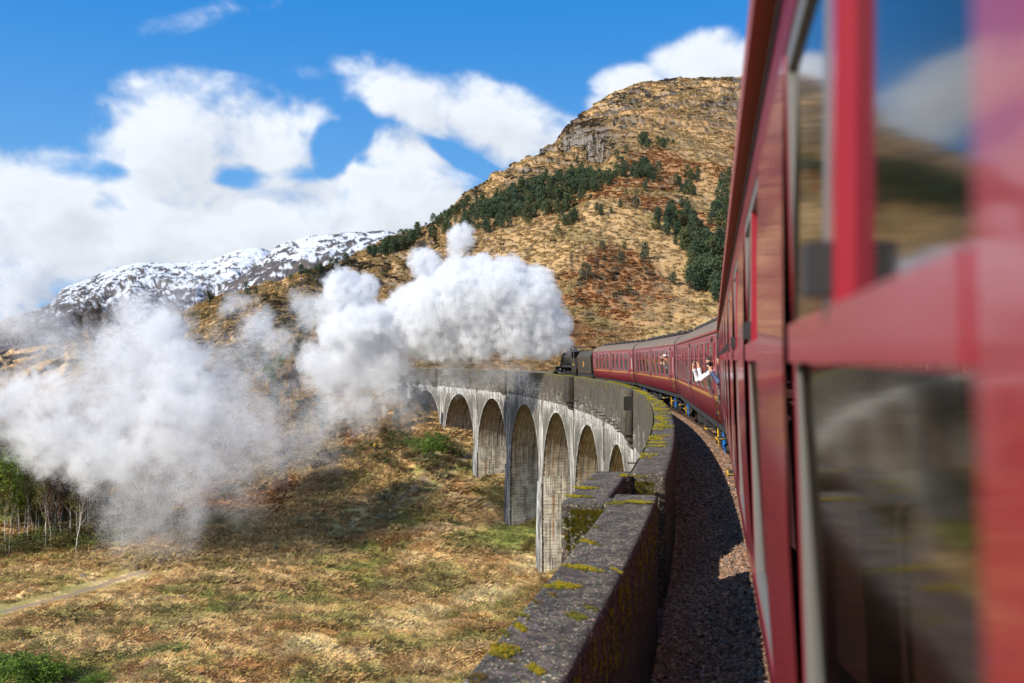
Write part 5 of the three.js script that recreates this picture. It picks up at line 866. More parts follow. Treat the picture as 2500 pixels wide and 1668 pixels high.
{
  const R = rng(404), BARE = [11, 12, 13].map((s) => birchKind(s, 0, null, [0.13, 0.075, 0.05])), BUD = [14, 15, 16].map((s) => birchKind(s, 500, [0.20, 0.20, 0.035], [0.12, 0.09, 0.05])), LIME = [17, 18].map((s) => birchKind(s, 1100, [0.17, 0.26, 0.03], [0.12, 0.1, 0.05])), DARKT = [19, 20, 21].map((s) => birchKind(s, 1500, [0.045, 0.075, 0.02], [0.06, 0.045, 0.03], 2)), BROWN = [22, 23].map((s) => birchKind(s, 900, [0.09, 0.075, 0.03], [0.08, 0.05, 0.035], 2));
  const G1 = 'birches at the wood edge below the drifting steam';
  // the wood's edge, low on the sunny side
  const bush = (seed, n, tint) => { const Q = rng(seed), l = []; for (let i = 0; i < 22; i++) l.push([V((Q() - 0.5) * 1.1, 0.15 + Q() * 0.6, (Q() - 0.5) * 1.1), 0.16 + Q() * 0.14]); return { crown: sprays(Q, n, () => { const [c, r] = l[Math.floor(Q() * l.length)], d = V(Q() - 0.5, Q() - 0.35, Q() - 0.5).normalize(), k = 0.55 + 0.9 * Q(); return [c.clone().addScaledVector(d, r * Math.cbrt(Q())), 0.026 + 0.022 * Q(), d, tint.map((x) => x * k)]; }, 1.4), trunk: join([0, 1, 2, 3, 4].map((i) => bar(V(0, -0.1, 0), V(Math.cos(i * 1.26) * 0.35, 0.6, Math.sin(i * 1.26) * 0.35), 0.02, 0.008, 5))) }; };
  const BUSHES = [bush(61, 900, [0.15, 0.17, 0.04]), bush(62, 900, [0.09, 0.11, 0.035]), bush(63, 900, [0.17, 0.13, 0.045])];
  for (let i = 0; i < 34; i++) { const x = -60 + 265 * ((i + R()) / 34), p = hit(x, 1215 + R() * 70 - x * 0.08 + (i % 3) * 12); if (!p) continue; const lime = x < 75 && i % 3; plantTree('birch_tree', lime ? LIME[i % 2] : i % 3 === 0 ? BUD[i % 3] : BARE[i % 3], BIRCHBARK, lime ? 'birch in fresh yellow green leaf at the edge of the wood' : i % 3 === 0 ? 'slim birch just coming into leaf at the edge of the wood' : 'slim white stemmed leafless birch at the edge of the wood', 'birch tree', G1 + (lime ? ', in leaf' : i % 3 === 0 ? ', budding' : ', bare'), p, 7.5 + R() * 4, R() * 6, 1.0); }
  for (let i = 0; i < 58; i++) { const x = -70 + 320 * ((i + R()) / 58), p = hit(x, 1100 + R() * 140); if (p) plantTree('dark_tree', i % 4 ? DARKT[i % 3] : BUD[i % 3], BARK, 'dark evergreen undergrowth tree inside the valley wood', 'tree', 'dark trees inside the valley wood', p, 4.5 + R() * 4.5, R() * 6, 1.8); }
  for (let i = 0; i < 14; i++) { const x = 225 + 190 * R(), p = hit(x, 1185 + R() * 60 - (x - 225) * 0.12); if (p) plantTree('birch_tree', BARE[i % 3], BIRCHBARK, 'thin bare birch half hidden where the steam touches the ground', 'birch tree', 'bare birches behind the low steam', p, 5 + R() * 3, R() * 6); }
  for (let i = 0; i < 16; i++) { const x = -30 + 300 * ((i + R()) / 16), p = hit(x, 1262 + R() * 24 - x * 0.10); if (p) plantTree('bush', BUSHES[i % 3], BARK, 'low bush at the foot of the birches on the wood edge', 'bush', 'low bushes along the wood edge', p, 1.6 + R() * 1.6, R() * 6, 1.6); }
  // trees glimpsed through gaps of the steam
  for (const [x, y, h, w] of [[640, 985, 9, 1.3], [660, 960, 8, 1.5], [625, 950, 9, 1.3], [690, 935, 8, 1.4], [610, 900, 8, 1.5], [580, 860, 8, 1.4], [680, 860, 7, 1.4], [700, 800, 7, 1.5], [720, 770, 7, 1.5], [600, 820, 8, 1.4], [740, 1010, 6, 1.4], [560, 900, 8, 1.3], [650, 890, 8, 1.5], [690, 1000, 6, 1.4], [480, 720, 6, 1.6], [520, 760, 6, 1.5]]) { const p = hit(x, y); if (p) plantTree('ivy_tree', [LIME[0], DARKT[0], DARKT[1], BROWN[0]][Math.floor(R() * 4)], BARK, 'leafy tree on the far bank seen through gaps in the steam', 'tree', 'trees on the bank behind the steam', p, h, R() * 6, w); }
  for (const [x, y, h] of [[185, 795, 11], [205, 790, 13], [225, 800, 11], [170, 810, 9], [240, 815, 9], [215, 830, 9], [195, 850, 9]]) { const p = hit(x, y); if (p) plantTree('dark_tree', BROWN[Math.floor(R() * 2)], BARK, 'tall brown green tree on the knoll under the snowy mountain', 'tree', 'trees on the knoll under the snowy mountain', p, h, R() * 6, 1.5); }
  for (const [x, y, h, w] of [[940, 985, 5, 1.6], [955, 960, 6, 1.5], [975, 990, 5, 1.4], [930, 955, 6, 1.6], [915, 1000, 4, 1.6]]) { const p = hit(x, y); if (p) plantTree('ivy_tree', DARKT[Math.floor(R() * 3)], BARK, 'dark ivy green tree against the shadowed far arch of the viaduct', 'tree', 'trees by the far arch', p, h, R() * 6, w); }
  for (const [x, y] of [[1330, 615], [1350, 600], [1370, 610], [1390, 600], [1360, 640], [1310, 640], [1345, 655], [1420, 610], [1480, 640], [1500, 680], [1150, 590], [1250, 570], [1290, 560], [1210, 600], [1460, 470], [1580, 690]]) { const p = hit(x, y + 20); if (p) plantTree('bare_birch', BARE[Math.floor(R() * 3)], BARK, 'leafless brown birch among bracken halfway up the hillside', 'birch tree', 'leafless birches on the hillside', p, 6 + R() * 3, R() * 6, 1.2); }
  for (const [x, y] of [[1455, 480], [1470, 470], [1440, 475], [1210, 480], [730, 690], [655, 800]]) { const p = hit(x, y); if (p) plantTree('birch_tree', BUD[Math.floor(R() * 3)], BIRCHBARK, 'birch in yellow green bud standing out on the brown hillside', 'birch tree', 'budding birches on the hillside', p, 7, R() * 6, 1.4); }
  // bushes
  const FRESH = [bush(51, 1700, [0.12, 0.20, 0.03]), bush(52, 1700, [0.11, 0.17, 0.035])], SCRUB = [bush(53, 1300, [0.07, 0.08, 0.025]), bush(54, 1300, [0.10, 0.075, 0.03])];
  for (const [x, y, h] of [[985, 1035, 2.6], [1000, 1022, 2.4], [968, 1048, 2.2], [1012, 1040, 2.0], [950, 1030, 2.2]]) { const p = hit(x, y); if (p) plantTree('bush', FRESH[Math.floor(R() * 2)], BARK, 'bright green bush on the bank close to the tall pier', 'bush', 'green bushes on the bank by the pier', p, h, R() * 6, 1.2); }
  for (const [x, y, h] of [[15, 1566, 2.6], [55, 1575, 2.8], [95, 1572, 2.6], [135, 1580, 2.2], [215, 1590, 1.6], [-20, 1570, 3]]) { const p = hit(x, y, 50); if (p) plantTree('bush', FRESH[Math.floor(R() * 2)], BARK, 'fresh green bush at the low corner of the meadow', 'bush', 'fresh green bushes at the foot of the meadow', p, h, R() * 6, 1.3); }
  for (const [x, y, h] of [[1040, 1060, 1.6], [1055, 1075, 1.5], [1030, 1040, 2], [925, 1020, 2.4], [900, 1000, 2.4], [880, 1020, 2], [945, 1060, 1.8], [1000, 1062, 1.6], [1060, 1050, 1.4], [1015, 1075, 1.4], [900, 1075, 1.6], [870, 1060, 1.8], [840, 1040, 2], [905, 1040, 2], [800, 1050, 2], [760, 1060, 2], [720, 1080, 2], [985, 1080, 1.5], [930, 1090, 1.4], [460, 740, 3], [560, 690, 3], [620, 690, 3], [720, 655, 3], [520, 700, 3]]) { const p = hit(x, y); if (p) plantTree('scrub_bush', SCRUB[Math.floor(R() * 2)], BARK, 'low brown green scrub bush on the bank behind the footpath', 'bush', 'scrub bushes on the bank', p, h, R() * 6, 1.4); }
}
// ---- boulders
{
  const R = rng(505), shapes = [1, 2, 3].map((s) => { const g = mergeVertices(new THREE.IcosahedronGeometry(0.5, 3).deleteAttribute('normal').deleteAttribute('uv')), p = g.attributes.position, q = V(0, 0, 0), c = []; for (let i = 0; i < p.count; i++) { q.fromBufferAttribute(p, i); const a = fbm3(q.x * 2 + s * 9, q.y * 2, q.z * 2, 4), f = Math.round((q.x + a) * 3.2) / 3.2 * 0.12; q.multiplyScalar(1 + 0.45 * a + f * 0.5); q.y *= 0.7; p.setXYZ(i, q.x, q.y, q.z); const k = 0.7 + 0.7 * fbm3(q.x * 6, q.y * 6, q.z * 6, 3) + 0.3; c.push(0.21 * k, 0.175 * k, 0.135 * k); } g.setAttribute('color', new THREE.Float32BufferAttribute(c, 3)); g.computeVertexNormals(); return g; });
  const mat = std(0xffffff, 0.95, { vertexColors: true });
  const put = (x, y, d, label, group) => { const p = hit(x, y); if (!p) return; const m = part('boulder', shapes[Math.floor(R() * 3)], mat, scene); tag(m, label, 'boulder', group); m.position.copy(p); m.rotation.y = R() * 6; m.scale.set(d * (0.9 + R() * 0.4), d * (0.7 + R() * 0.5), d); };
  for (const [x, y, d] of [[990, 1137, 0.9], [1052, 1133, 1.1], [1036, 1150, 0.8], [1010, 1150, 0.5], [1018, 1160, 0.6]]) put(x, y, d, 'grey boulder in the rough ground at the foot of the tall piers', 'boulders near the pier feet');
  for (const [x, y, d] of [[235, 1302, 0.9], [190, 1330, 0.8], [70, 1362, 0.6], [178, 1338, 0.5], [250, 1298, 0.6]]) put(x, y, d, 'grey stone lying along the edge of the footpath', 'stones beside the footpath');
  for (const [x, y, d] of [[50, 1478, 0.8], [85, 1470, 0.6], [120, 1462, 0.5], [30, 1490, 0.5], [420, 1380, 0.5], [690, 1362, 0.5], [640, 1392, 0.5], [550, 1425, 0.5], [1080, 1352, 0.4], [880, 1400, 0.4], [1210, 1390, 0.4]]) put(x, y, d, 'small grey stone half sunk in the straw coloured meadow', 'stones in the meadow');
  put(823, 1465, 0.9, 'pale split boulder alone in the long dry meadow grass'); put(1122, 1166, 1.3, 'flat dark rock in short green turf between two piers'); put(1562, 470, 5, 'white boulder high on the hillside near the pine clump');
}
// ---- long grass, tussocks, heather
{
  const R = rng(606), blade = (g, x, z, h, w, lean, a, c0, c1) => { const dx = Math.cos(a), dz = Math.sin(a); const b = g.p.length / 3; g.p.push(x - dz * w, 0, z + dx * w, x + dz * w, 0, z - dx * w, x + dx * lean * 0.45, h * 0.65, z + dz * lean * 0.45, x + dx * lean, h * 0.92, z + dz * lean); g.c.push(...c0, ...c0, ...mix3(c0, c1, 0.7), ...c1); g.i.push(b, b + 1, b + 2, b + 2, b + 1, b + 3, b, b + 2, b + 3); };
  const clump = (seed, n, h, spread, c0, c1) => { const Q = rng(seed), g = { p: [], n: [], c: [], i: [] }; for (let i = 0; i < n; i++) { const a = Q() * 6.28, r = spread * Math.sqrt(Q()), k = 0.7 + 0.6 * Q(); blade(g, r * Math.cos(a), r * Math.sin(a), h * k, 0.016 + 0.012 * Q(), h * (0.5 + 1.4 * Q()), a + (Q() - 0.5) * 2, c0.map((x) => x * (0.8 + 0.4 * Q())), c1.map((x) => x * (0.8 + 0.4 * Q()))); } const o = new THREE.BufferGeometry(); o.setAttribute('position', new THREE.Float32BufferAttribute(g.p, 3)); o.setAttribute('color', new THREE.Float32BufferAttribute(g.c, 3)); o.setIndex(g.i); o.computeVertexNormals(); return o; };
  const tone = (a, b) => [[a, a, a], [b, b, b]], straw = [clump(1, 24, 0.28, 0.44, ...tone(0.95, 1.35)), clump(2, 24, 0.20, 0.52, ...tone(0.9, 1.3))], green = clump(3, 22, 0.12, 0.46, ...tone(0.95, 1.3)), rust = clump(4, 20, 0.24, 0.48, ...tone(0.95, 1.35)), rush = clump(5, 34, 0.6, 0.26, [0.26, 0.21, 0.09], [0.46, 0.36, 0.16]);
  const M = new THREE.Matrix4(), Q = new THREE.Quaternion(), up = V(0, 1, 0), lists = { straw0: [], straw1: [], green: [], rust: [], rush: [] };
  const nearPath = (x, z) => { const p = pathReach(x, z); return p > 1.6 && p < 4.5 && n2(x / 7 + 50, z / 5) > 0.25 && x > -30; }, tint = new THREE.Color();
  for (let i = 0; i < 150000; i++) {
    const t = lerp(-0.62, 0.14, R()), d = 58 * Math.pow(215 / 58, Math.pow(R(), 1.25)), x = t * d, z = -d;
    if (pathReach(x, z) < 2.3 || trackReach(x, z) < 2) continue;
    const c = groundColour(x, z, 0, 0), s = lerp(0.8, 1.5, R()) * (0.85 + d / 260) * (pathReach(x, z) < 5 ? 0.6 : 1), lum = c[0] + c[1];
    const k = nearPath(x, z) && R() < 0.5 ? 'rush' : c[1] > c[0] * 0.9 ? 'green' : c[0] > c[1] * 1.85 ? 'rust' : R() < 0.5 ? 'straw0' : 'straw1';
    if (R() < 0.30 - 0.7 * n2(x / 3.1, z / 2) - 0.3 * n2(x / 11 + 4, z / 8)) continue;
    lists[k].push([x, groundHeight(x, z) - 0.03, z, s, R() * 6.28, c]);
  }
  const sward = new THREE.Group(); sward.name = 'grass'; scene.add(sward); tag(sward, 'long dry grass, rushes and bracken covering the valley floor', 'grass', null, 'stuff');
  for (const [k, g] of [['straw0', straw[0]], ['straw1', straw[1]], ['green', green], ['rust', rust], ['rush', rush]]) {
    const l = lists[k], im = new THREE.InstancedMesh(g, LEAF, l.length); im.name = 'tuft'; im.userData.kind = 'stuff'; im.castShadow = im.receiveShadow = true;
    l.forEach(([x, y, z, s, a, c], i) => { M.compose(V(x, y, z), Q.setFromAxisAngle(up, a), V(s, s * (0.8 + 0.4 * n2(x, z)), s)); im.setMatrixAt(i, M); if (k !== 'rush') { const q = 0.88 + 0.3 * R(); im.setColorAt(i, tint.setRGB(c[0] * q, c[1] * q, c[2] * q)); } }); sward.add(im);
  }
  // heather and grass hummocks on the hill
  const mound = (seed, c0, c1) => { const Q2 = rng(seed); return sprays(Q2, 46, () => { const a = Q2() * 6.28, e = Math.pow(Q2(), 0.6), d = V(Math.cos(a) * Math.sqrt(1 - e * e * 0.8), e, Math.sin(a) * Math.sqrt(1 - e * e * 0.8)).normalize(), k = Q2(); return [V(d.x * 0.8, d.y * 0.36, d.z * 0.8).multiplyScalar(0.75 + 0.3 * Q2()), 0.17 + 0.1 * Q2(), d, mix3(c0, c1, k)]; }, 1.3); };
  const H = [[mound(1, [0.035, 0.025, 0.014], [0.085, 0.06, 0.03]), 'heather'], [mound(2, [0.30, 0.20, 0.08], [0.52, 0.37, 0.17]), 'tussock'], [mound(3, [0.20, 0.085, 0.03], [0.36, 0.16, 0.055]), 'bracken']], put = [[], [], []];
  for (let i = 0; i < 150000; i++) {
    const t = R() < 0.8 ? lerp(-0.50, 0.25, R()) : lerp(0.25, 0.8, R()), w = lerp(0.03, 1.0, Math.pow(R(), 0.8)), d = 100 + (crestAt(t) - 100) * w, x = t * d, z = -d, c = groundColour(x, z, baseHeight(x, z), 0), lum = c[0] + c[1], r = R();
    const k = lum < 0.24 ? 0 : c[0] > c[1] * 1.75 ? 2 : 1; if (k === 1 && r < 0.45) continue; if (!k && r < 0.12) continue;
    put[k].push([x, groundHeight(x, z) - 0.08, z, lerp(0.6, 1.7, R() * R()) * (0.75 + d / 900), R() * 6.28]);
  }
  const moor = new THREE.Group(); moor.name = 'moorland'; scene.add(moor); tag(moor, 'heather, bracken and pale grass hummocks covering the hillside', 'moorland', null, 'stuff');
  H.forEach(([g, n], k) => { const l = put[k], im = new THREE.InstancedMesh(g, LEAF, l.length); im.name = n; im.userData.kind = 'stuff'; im.castShadow = im.receiveShadow = true; l.forEach(([x, y, z, s, a], i) => { M.compose(V(x, y, z), Q.setFromAxisAngle(up, a), V(s, s, s)); im.setMatrixAt(i, M); }); moor.add(im); });

}
// ------------------------------------------------------------------ people
// a body as one skin over bones: each bone is [from, to, radius, radius, colour]
function skinOver(bones, res, blend = 0.03) {
  const lo = V(1e9, 1e9, 1e9), hi = V(-1e9, -1e9, -1e9);
  for (const [a, b, r, s] of bones) for (const [p, q] of [[a, r], [b, s]]) { lo.min(p.clone().addScalar(-q - 0.04)); hi.max(p.clone().addScalar(q + 0.04)); }
  const mid = lo.clone().add(hi).multiplyScalar(0.5), half = Math.max(hi.x - lo.x, hi.y - lo.y, hi.z - lo.z) / 2 * 1.04, q = V(0, 0, 0);
  const dist = (p, b) => { const [a, c, r, s] = b, l = c.clone().sub(a), t = clamp(p.clone().sub(a).dot(l) / Math.max(1e-9, l.lengthSq())); return p.distanceTo(a.clone().addScaledVector(l, t)) - lerp(r, s, t); };
  const mc = new MarchingCubes(res, new THREE.MeshStandardMaterial(), false, false, 90000), N = mc.size;
  for (let z = 0; z < N; z++) for (let y = 0; y < N; y++) for (let x = 0; x < N; x++) {
    q.set((x - mc.halfsize) / mc.halfsize, (y - mc.halfsize) / mc.halfsize, (z - mc.halfsize) / mc.halfsize).multiplyScalar(half).add(mid);
    let e = 0; for (const b of bones) { const d = dist(q, b); if (d < 0.3) e += Math.exp(-d / (b[5] ?? blend)); }
    mc.field[x + y * N + z * N * N] = e > 1e-9 ? Math.log(e) * blend : -0.3;
  }
  mc.isolation = 0; mc.update();
  const n = mc.count, p = new Float32Array(n * 3), nm = mc.normalArray.slice(0, n * 3), c = new Float32Array(n * 3);
  for (let i = 0; i < n; i++) {
    q.set(mc.positionArray[i * 3], mc.positionArray[i * 3 + 1], mc.positionArray[i * 3 + 2]).multiplyScalar(half).add(mid); p.set([q.x, q.y, q.z], i * 3);
    let best = 1e9, col = [1, 1, 1]; for (const b of bones) { const d = dist(q, b); if (d < best) { best = d; col = b[4]; } } c.set(col, i * 3);
  }
  const g = new THREE.BufferGeometry(); g.setAttribute('position', new THREE.BufferAttribute(p, 3)); g.setAttribute('normal', new THREE.BufferAttribute(nm, 3)); g.setAttribute('color', new THREE.BufferAttribute(c, 3)); return g;
}
const FLESH = std(0xffffff, 0.7, { vertexColors: true }), SKIN = [0.55, 0.30, 0.20];
const handBones = (w, dir, side, curl = 0.3) => {   // palm from wrist w along dir, thumb towards side
  const d = dir.clone().normalize(), s = side.clone().normalize(), n = d.clone().cross(s), o = []; const P = (a, b, c) => w.clone().addScaledVector(d, a).addScaledVector(s, b).addScaledVector(n, c);
  o.push([P(0, 0, 0), P(0.075, 0.018, 0), 0.026, 0.022, SKIN, 0.008], [P(0.02, -0.02, 0), P(0.075, -0.022, 0), 0.02, 0.018, SKIN, 0.008]);
  [[0.033, 0.072], [0.011, 0.080], [-0.011, 0.074], [-0.032, 0.058]].forEach(([x, l]) => { const k = P(0.082, x, 0), m = P(0.082 + l * 0.55, x * 1.1, curl * 0.03), t = P(0.082 + l * (1 - curl * 0.4), x * 1.12, curl * 0.07); o.push([k, m, 0.0095, 0.009, SKIN, 0.005], [m, t, 0.009, 0.0075, SKIN, 0.005]); });
  o.push([P(0.015, 0.03, 0), P(0.05, 0.06, 0.012), 0.014, 0.011, SKIN, 0.006], [P(0.05, 0.06, 0.012), P(0.082, 0.064, 0.025), 0.010, 0.008, SKIN, 0.005]);
  return o;
};
const headBones = (c, f) => {                     // c: middle of the head, f: the way it looks
  const u = V(0, 1, 0), r = f.clone().cross(u).normalize(), P = (a, b, d) => c.clone().addScaledVector(f, a).addScaledVector(u, b).addScaledVector(r, d), k = [0.02, 0.012, 0.01];
  return [[P(-0.015, 0.035, 0), P(0.02, 0.035, 0), 0.078, 0.074, SKIN, 0.012], [P(0.03, -0.03, 0), P(0.045, -0.075, 0), 0.052, 0.034, SKIN, 0.012], [P(0.092, 0.01, 0), P(0.108, -0.022, 0), 0.008, 0.013, SKIN, 0.005], [P(-0.005, 0, 0.078), P(-0.01, -0.03, 0.076), 0.014, 0.008, SKIN, 0.005], [P(-0.005, 0, -0.078), P(-0.01, -0.03, -0.076), 0.014, 0.008, SKIN, 0.005], [P(0.083, 0.014, 0.031), P(0.083, 0.014, 0.034), 0.010, 0.010, k, 0.004], [P(0.083, 0.014, -0.031), P(0.083, 0.014, -0.034), 0.010, 0.010, k, 0.004], [P(0.082, -0.052, 0.016), P(0.082, -0.052, -0.016), 0.008, 0.008, [0.36, 0.13, 0.10], 0.004]];
};
function hairOn(parent, c, f, colour, hat) { const g = new THREE.SphereGeometry(0.098, 20, 14, 0, 6.2832, 0, 1.5).rotateX(0.25).rotateY(Math.atan2(-f.x, -f.z)).translate(c.x - f.x * 0.012, c.y + 0.04, c.z - f.z * 0.012); part(hat ? 'hat' : 'hair', hat ? join([g, new THREE.CylinderGeometry(0.14, 0.145, 0.012, 24).translate(c.x, c.y + 0.065, c.z)]) : g, std(colour, 0.9), parent); }
function cameraIn(parent, c, f, big = 1) { const g = join([rbox(0.13, 0.085, 0.05), bar(V(0, 0, -0.02), V(0, 0, -0.09 * big), 0.036, 0.034, 18), rbox(0.05, 0.03, 0.04, 0, 0.05, 0)]).rotateY(Math.atan2(-f.x, -f.z)).translate(c.x, c.y, c.z); part('camera', g, std([0.015, 0.015, 0.017], 0.4), parent); }
function walker(label, p, turn, coat, legs, hair, pack, group) {
  const t = thing('person', label, 'person', group), sh = [0.03, 0.028, 0.025], f = V(0, 0, -1), h = V(0, 1.62, -0.02), B = [];
  for (const e of [-1, 1]) B.push([V(e * 0.09, 0.92, 0), V(e * 0.10, 0.5, e * 0.05 - 0.02), 0.088, 0.062, legs], [V(e * 0.10, 0.5, e * 0.05 - 0.02), V(e * 0.10, 0.09, e * 0.08 + 0.02), 0.06, 0.045, legs], [V(e * 0.10, 0.05, e * 0.08 + 0.03), V(e * 0.12, 0.04, e * 0.08 - 0.12), 0.045, 0.038, sh], [V(e * 0.2, 1.40, 0), V(e * 0.27, 1.13, 0.04), 0.058, 0.047, coat]);
  B.push([V(0, 0.95, 0), V(0, 1.2, 0.01), 0.145, 0.15, coat], [V(0, 1.2, 0.01), V(0, 1.37, 0), 0.16, 0.13, coat], [V(-0.17, 1.40, 0), V(0.17, 1.40, 0), 0.07, 0.07, coat], [V(0, 1.42, 0), V(0, 1.55, -0.01), 0.055, 0.05, SKIN]);
  for (const e of [-1, 1]) { const el = V(e * 0.27, 1.13, 0.04), w = V(e * 0.13, 1.36, -0.24); B.push([el, w, 0.047, 0.033, coat]); B.push(...handBones(w, V(-e * 0.3, 0.6, -0.5), V(-e, 0, -0.2), 0.8)); }
  B.push(...headBones(h, f)); if (pack) B.push([V(0, 1.05, 0.2), V(0, 1.3, 0.2), 0.13, 0.12, pack]);
  part('body', skinOver(B, 76, 0.022), FLESH, t); hairOn(t, h, f, hair); cameraIn(t, V(0, 1.5, -0.26), f);
  t.position.copy(p); t.rotation.y = turn; return t;
}
{
  const at = (x, y) => hit(x, y, 100);
  walker('person in a bright yellow jacket standing by the steam, raising a camera', at(860, 1043), -2.2, [0.62, 0.42, 0.03], [0.05, 0.05, 0.07], new THREE.Color(0.04, 0.03, 0.02), null);
  walker('person in a blue jacket watching the train from the grassy spur', at(691, 651), -2.6, [0.03, 0.13, 0.42], [0.03, 0.03, 0.04], new THREE.Color(0.05, 0.03, 0.02), [0.03, 0.10, 0.3]);
  walker('person in dark red on the slope just above the steam', at(884, 712), -2.6, [0.20, 0.03, 0.03], [0.03, 0.03, 0.035], new THREE.Color(0.03, 0.02, 0.02), null);
  // passengers leaning out; in a coach's own axes, -x is out on the sunny side, -z ahead
  const leaner = (label, s, arms, o) => {
    const t = thing('person', label, 'person', 'passengers leaning out of the train'), B = [], { coat, hips = V(-0.75, 2.05, 0), chest = V(-1.2, 2.32, 0), head = V(-1.5, 2.62, -0.03), face = V(-0.8, 0, -0.6).normalize() } = o;
    B.push([hips, hips.clone().lerp(chest, 0.5), 0.15, 0.16, coat], [hips.clone().lerp(chest, 0.5), chest, 0.16, 0.14, coat], [chest.clone().add(V(0.02, 0.06, -0.16)), chest.clone().add(V(0.02, 0.06, 0.16)), 0.075, 0.075, coat], [chest.clone().add(V(-0.02, 0.08, 0)), head.clone().add(V(0.03, -0.07, 0)), 0.056, 0.05, SKIN], ...headBones(head, face));
    for (const [sh, el, w, dir, side] of arms) { B.push([sh, el, 0.056, 0.047, coat], [el, el.clone().lerp(w, 0.8), 0.047, 0.038, coat], [el.clone().lerp(w, 0.8), w, 0.030, 0.026, SKIN]); B.push(...handBones(w, dir, side, 0.7)); }
    part('body', skinOver(B, o.res ?? 76, 0.02), FLESH, t); hairOn(t, head, face, o.hair ?? new THREE.Color(0.04, 0.025, 0.015), o.hat);
    setCoach(t, s); if (o.inward) t.position.add(onTrack(s, 0, 0).sub(onTrack(s, 1, 0)).multiplyScalar(o.inward)); return t;
  };
  const sideways = (a) => TRAIN0 - a;
  // two white sleeves holding a phone up, third coach
  const p1 = leaner('passenger in white sleeves holding a phone out from the third coach', sideways(2.5 * PITCH + 8.3), [[V(-1.26, 2.36, 0.16), V(-1.50, 2.20, 0.15), V(-1.54, 2.50, 0.12), V(-0.1, 1, -0.2), V(-0.2, 0.1, -1)], [V(-1.26, 2.36, -0.16), V(-1.58, 2.18, -0.17), V(-1.66, 2.50, -0.08), V(0, 1, 0.15), V(-0.2, 0.1, 1)]], { coat: [0.72, 0.74, 0.78], chest: V(-1.12, 2.30, 0), head: V(-1.26, 2.62, 0) });
  part('phone', rbox(0.015, 0.08, 0.155, -1.62, 2.63, 0.01, 0.006), std([0.01, 0.01, 0.012], 0.25), p1);
  const p2 = leaner('passenger photographing from the front door of the close coach', 19.0, [[V(-1.3, 2.35, 0.15), V(-1.58, 2.22, 0.12), V(-1.72, 2.47, 0.02), V(-0.3, 1, -0.3), V(0, 0.2, -1)], [V(-1.3, 2.35, -0.15), V(-1.56, 2.20, -0.2), V(-1.72, 2.45, -0.16), V(-0.3, 1, 0.3), V(0, 0.2, 1)]], { coat: [0.05, 0.07, 0.16], head: V(-1.5, 2.66, 0), face: V(-0.7, -0.05, -0.7).normalize(), inward: 0.32 });
  cameraIn(p2, V(-1.72, 2.60, -0.07), V(-0.6, 0, -0.8), 1.3);
  const arms2 = [[V(-1.3, 2.38, 0.15), V(-1.52, 2.24, 0.2), V(-1.62, 2.48, 0.08), V(-0.2, 1, -0.4), V(0, 0.2, -1)], [V(-1.3, 2.38, -0.15), V(-1.52, 2.24, -0.2), V(-1.62, 2.48, -0.08), V(-0.2, 1, 0.4), V(0, 0.2, 1)]];
  const p3 = leaner('passenger in a white hat leaning out of the second coach with a camera', sideways(1.5 * PITCH + 7.15), arms2, { coat: [0.10, 0.09, 0.10], head: V(-1.58, 2.80, 0), hat: true, hair: new THREE.Color(0.75, 0.73, 0.7), res: 60, inward: 0.24 });
  cameraIn(p3, V(-1.68, 2.68, 0.03), V(-0.8, 0, -0.6));
  leaner('dark haired passenger leaning out of the second coach', sideways(1.5 * PITCH + 5.3), arms2, { coat: [0.03, 0.03, 0.035], head: V(-1.56, 2.80, 0), res: 60, inward: 0.28 });
}
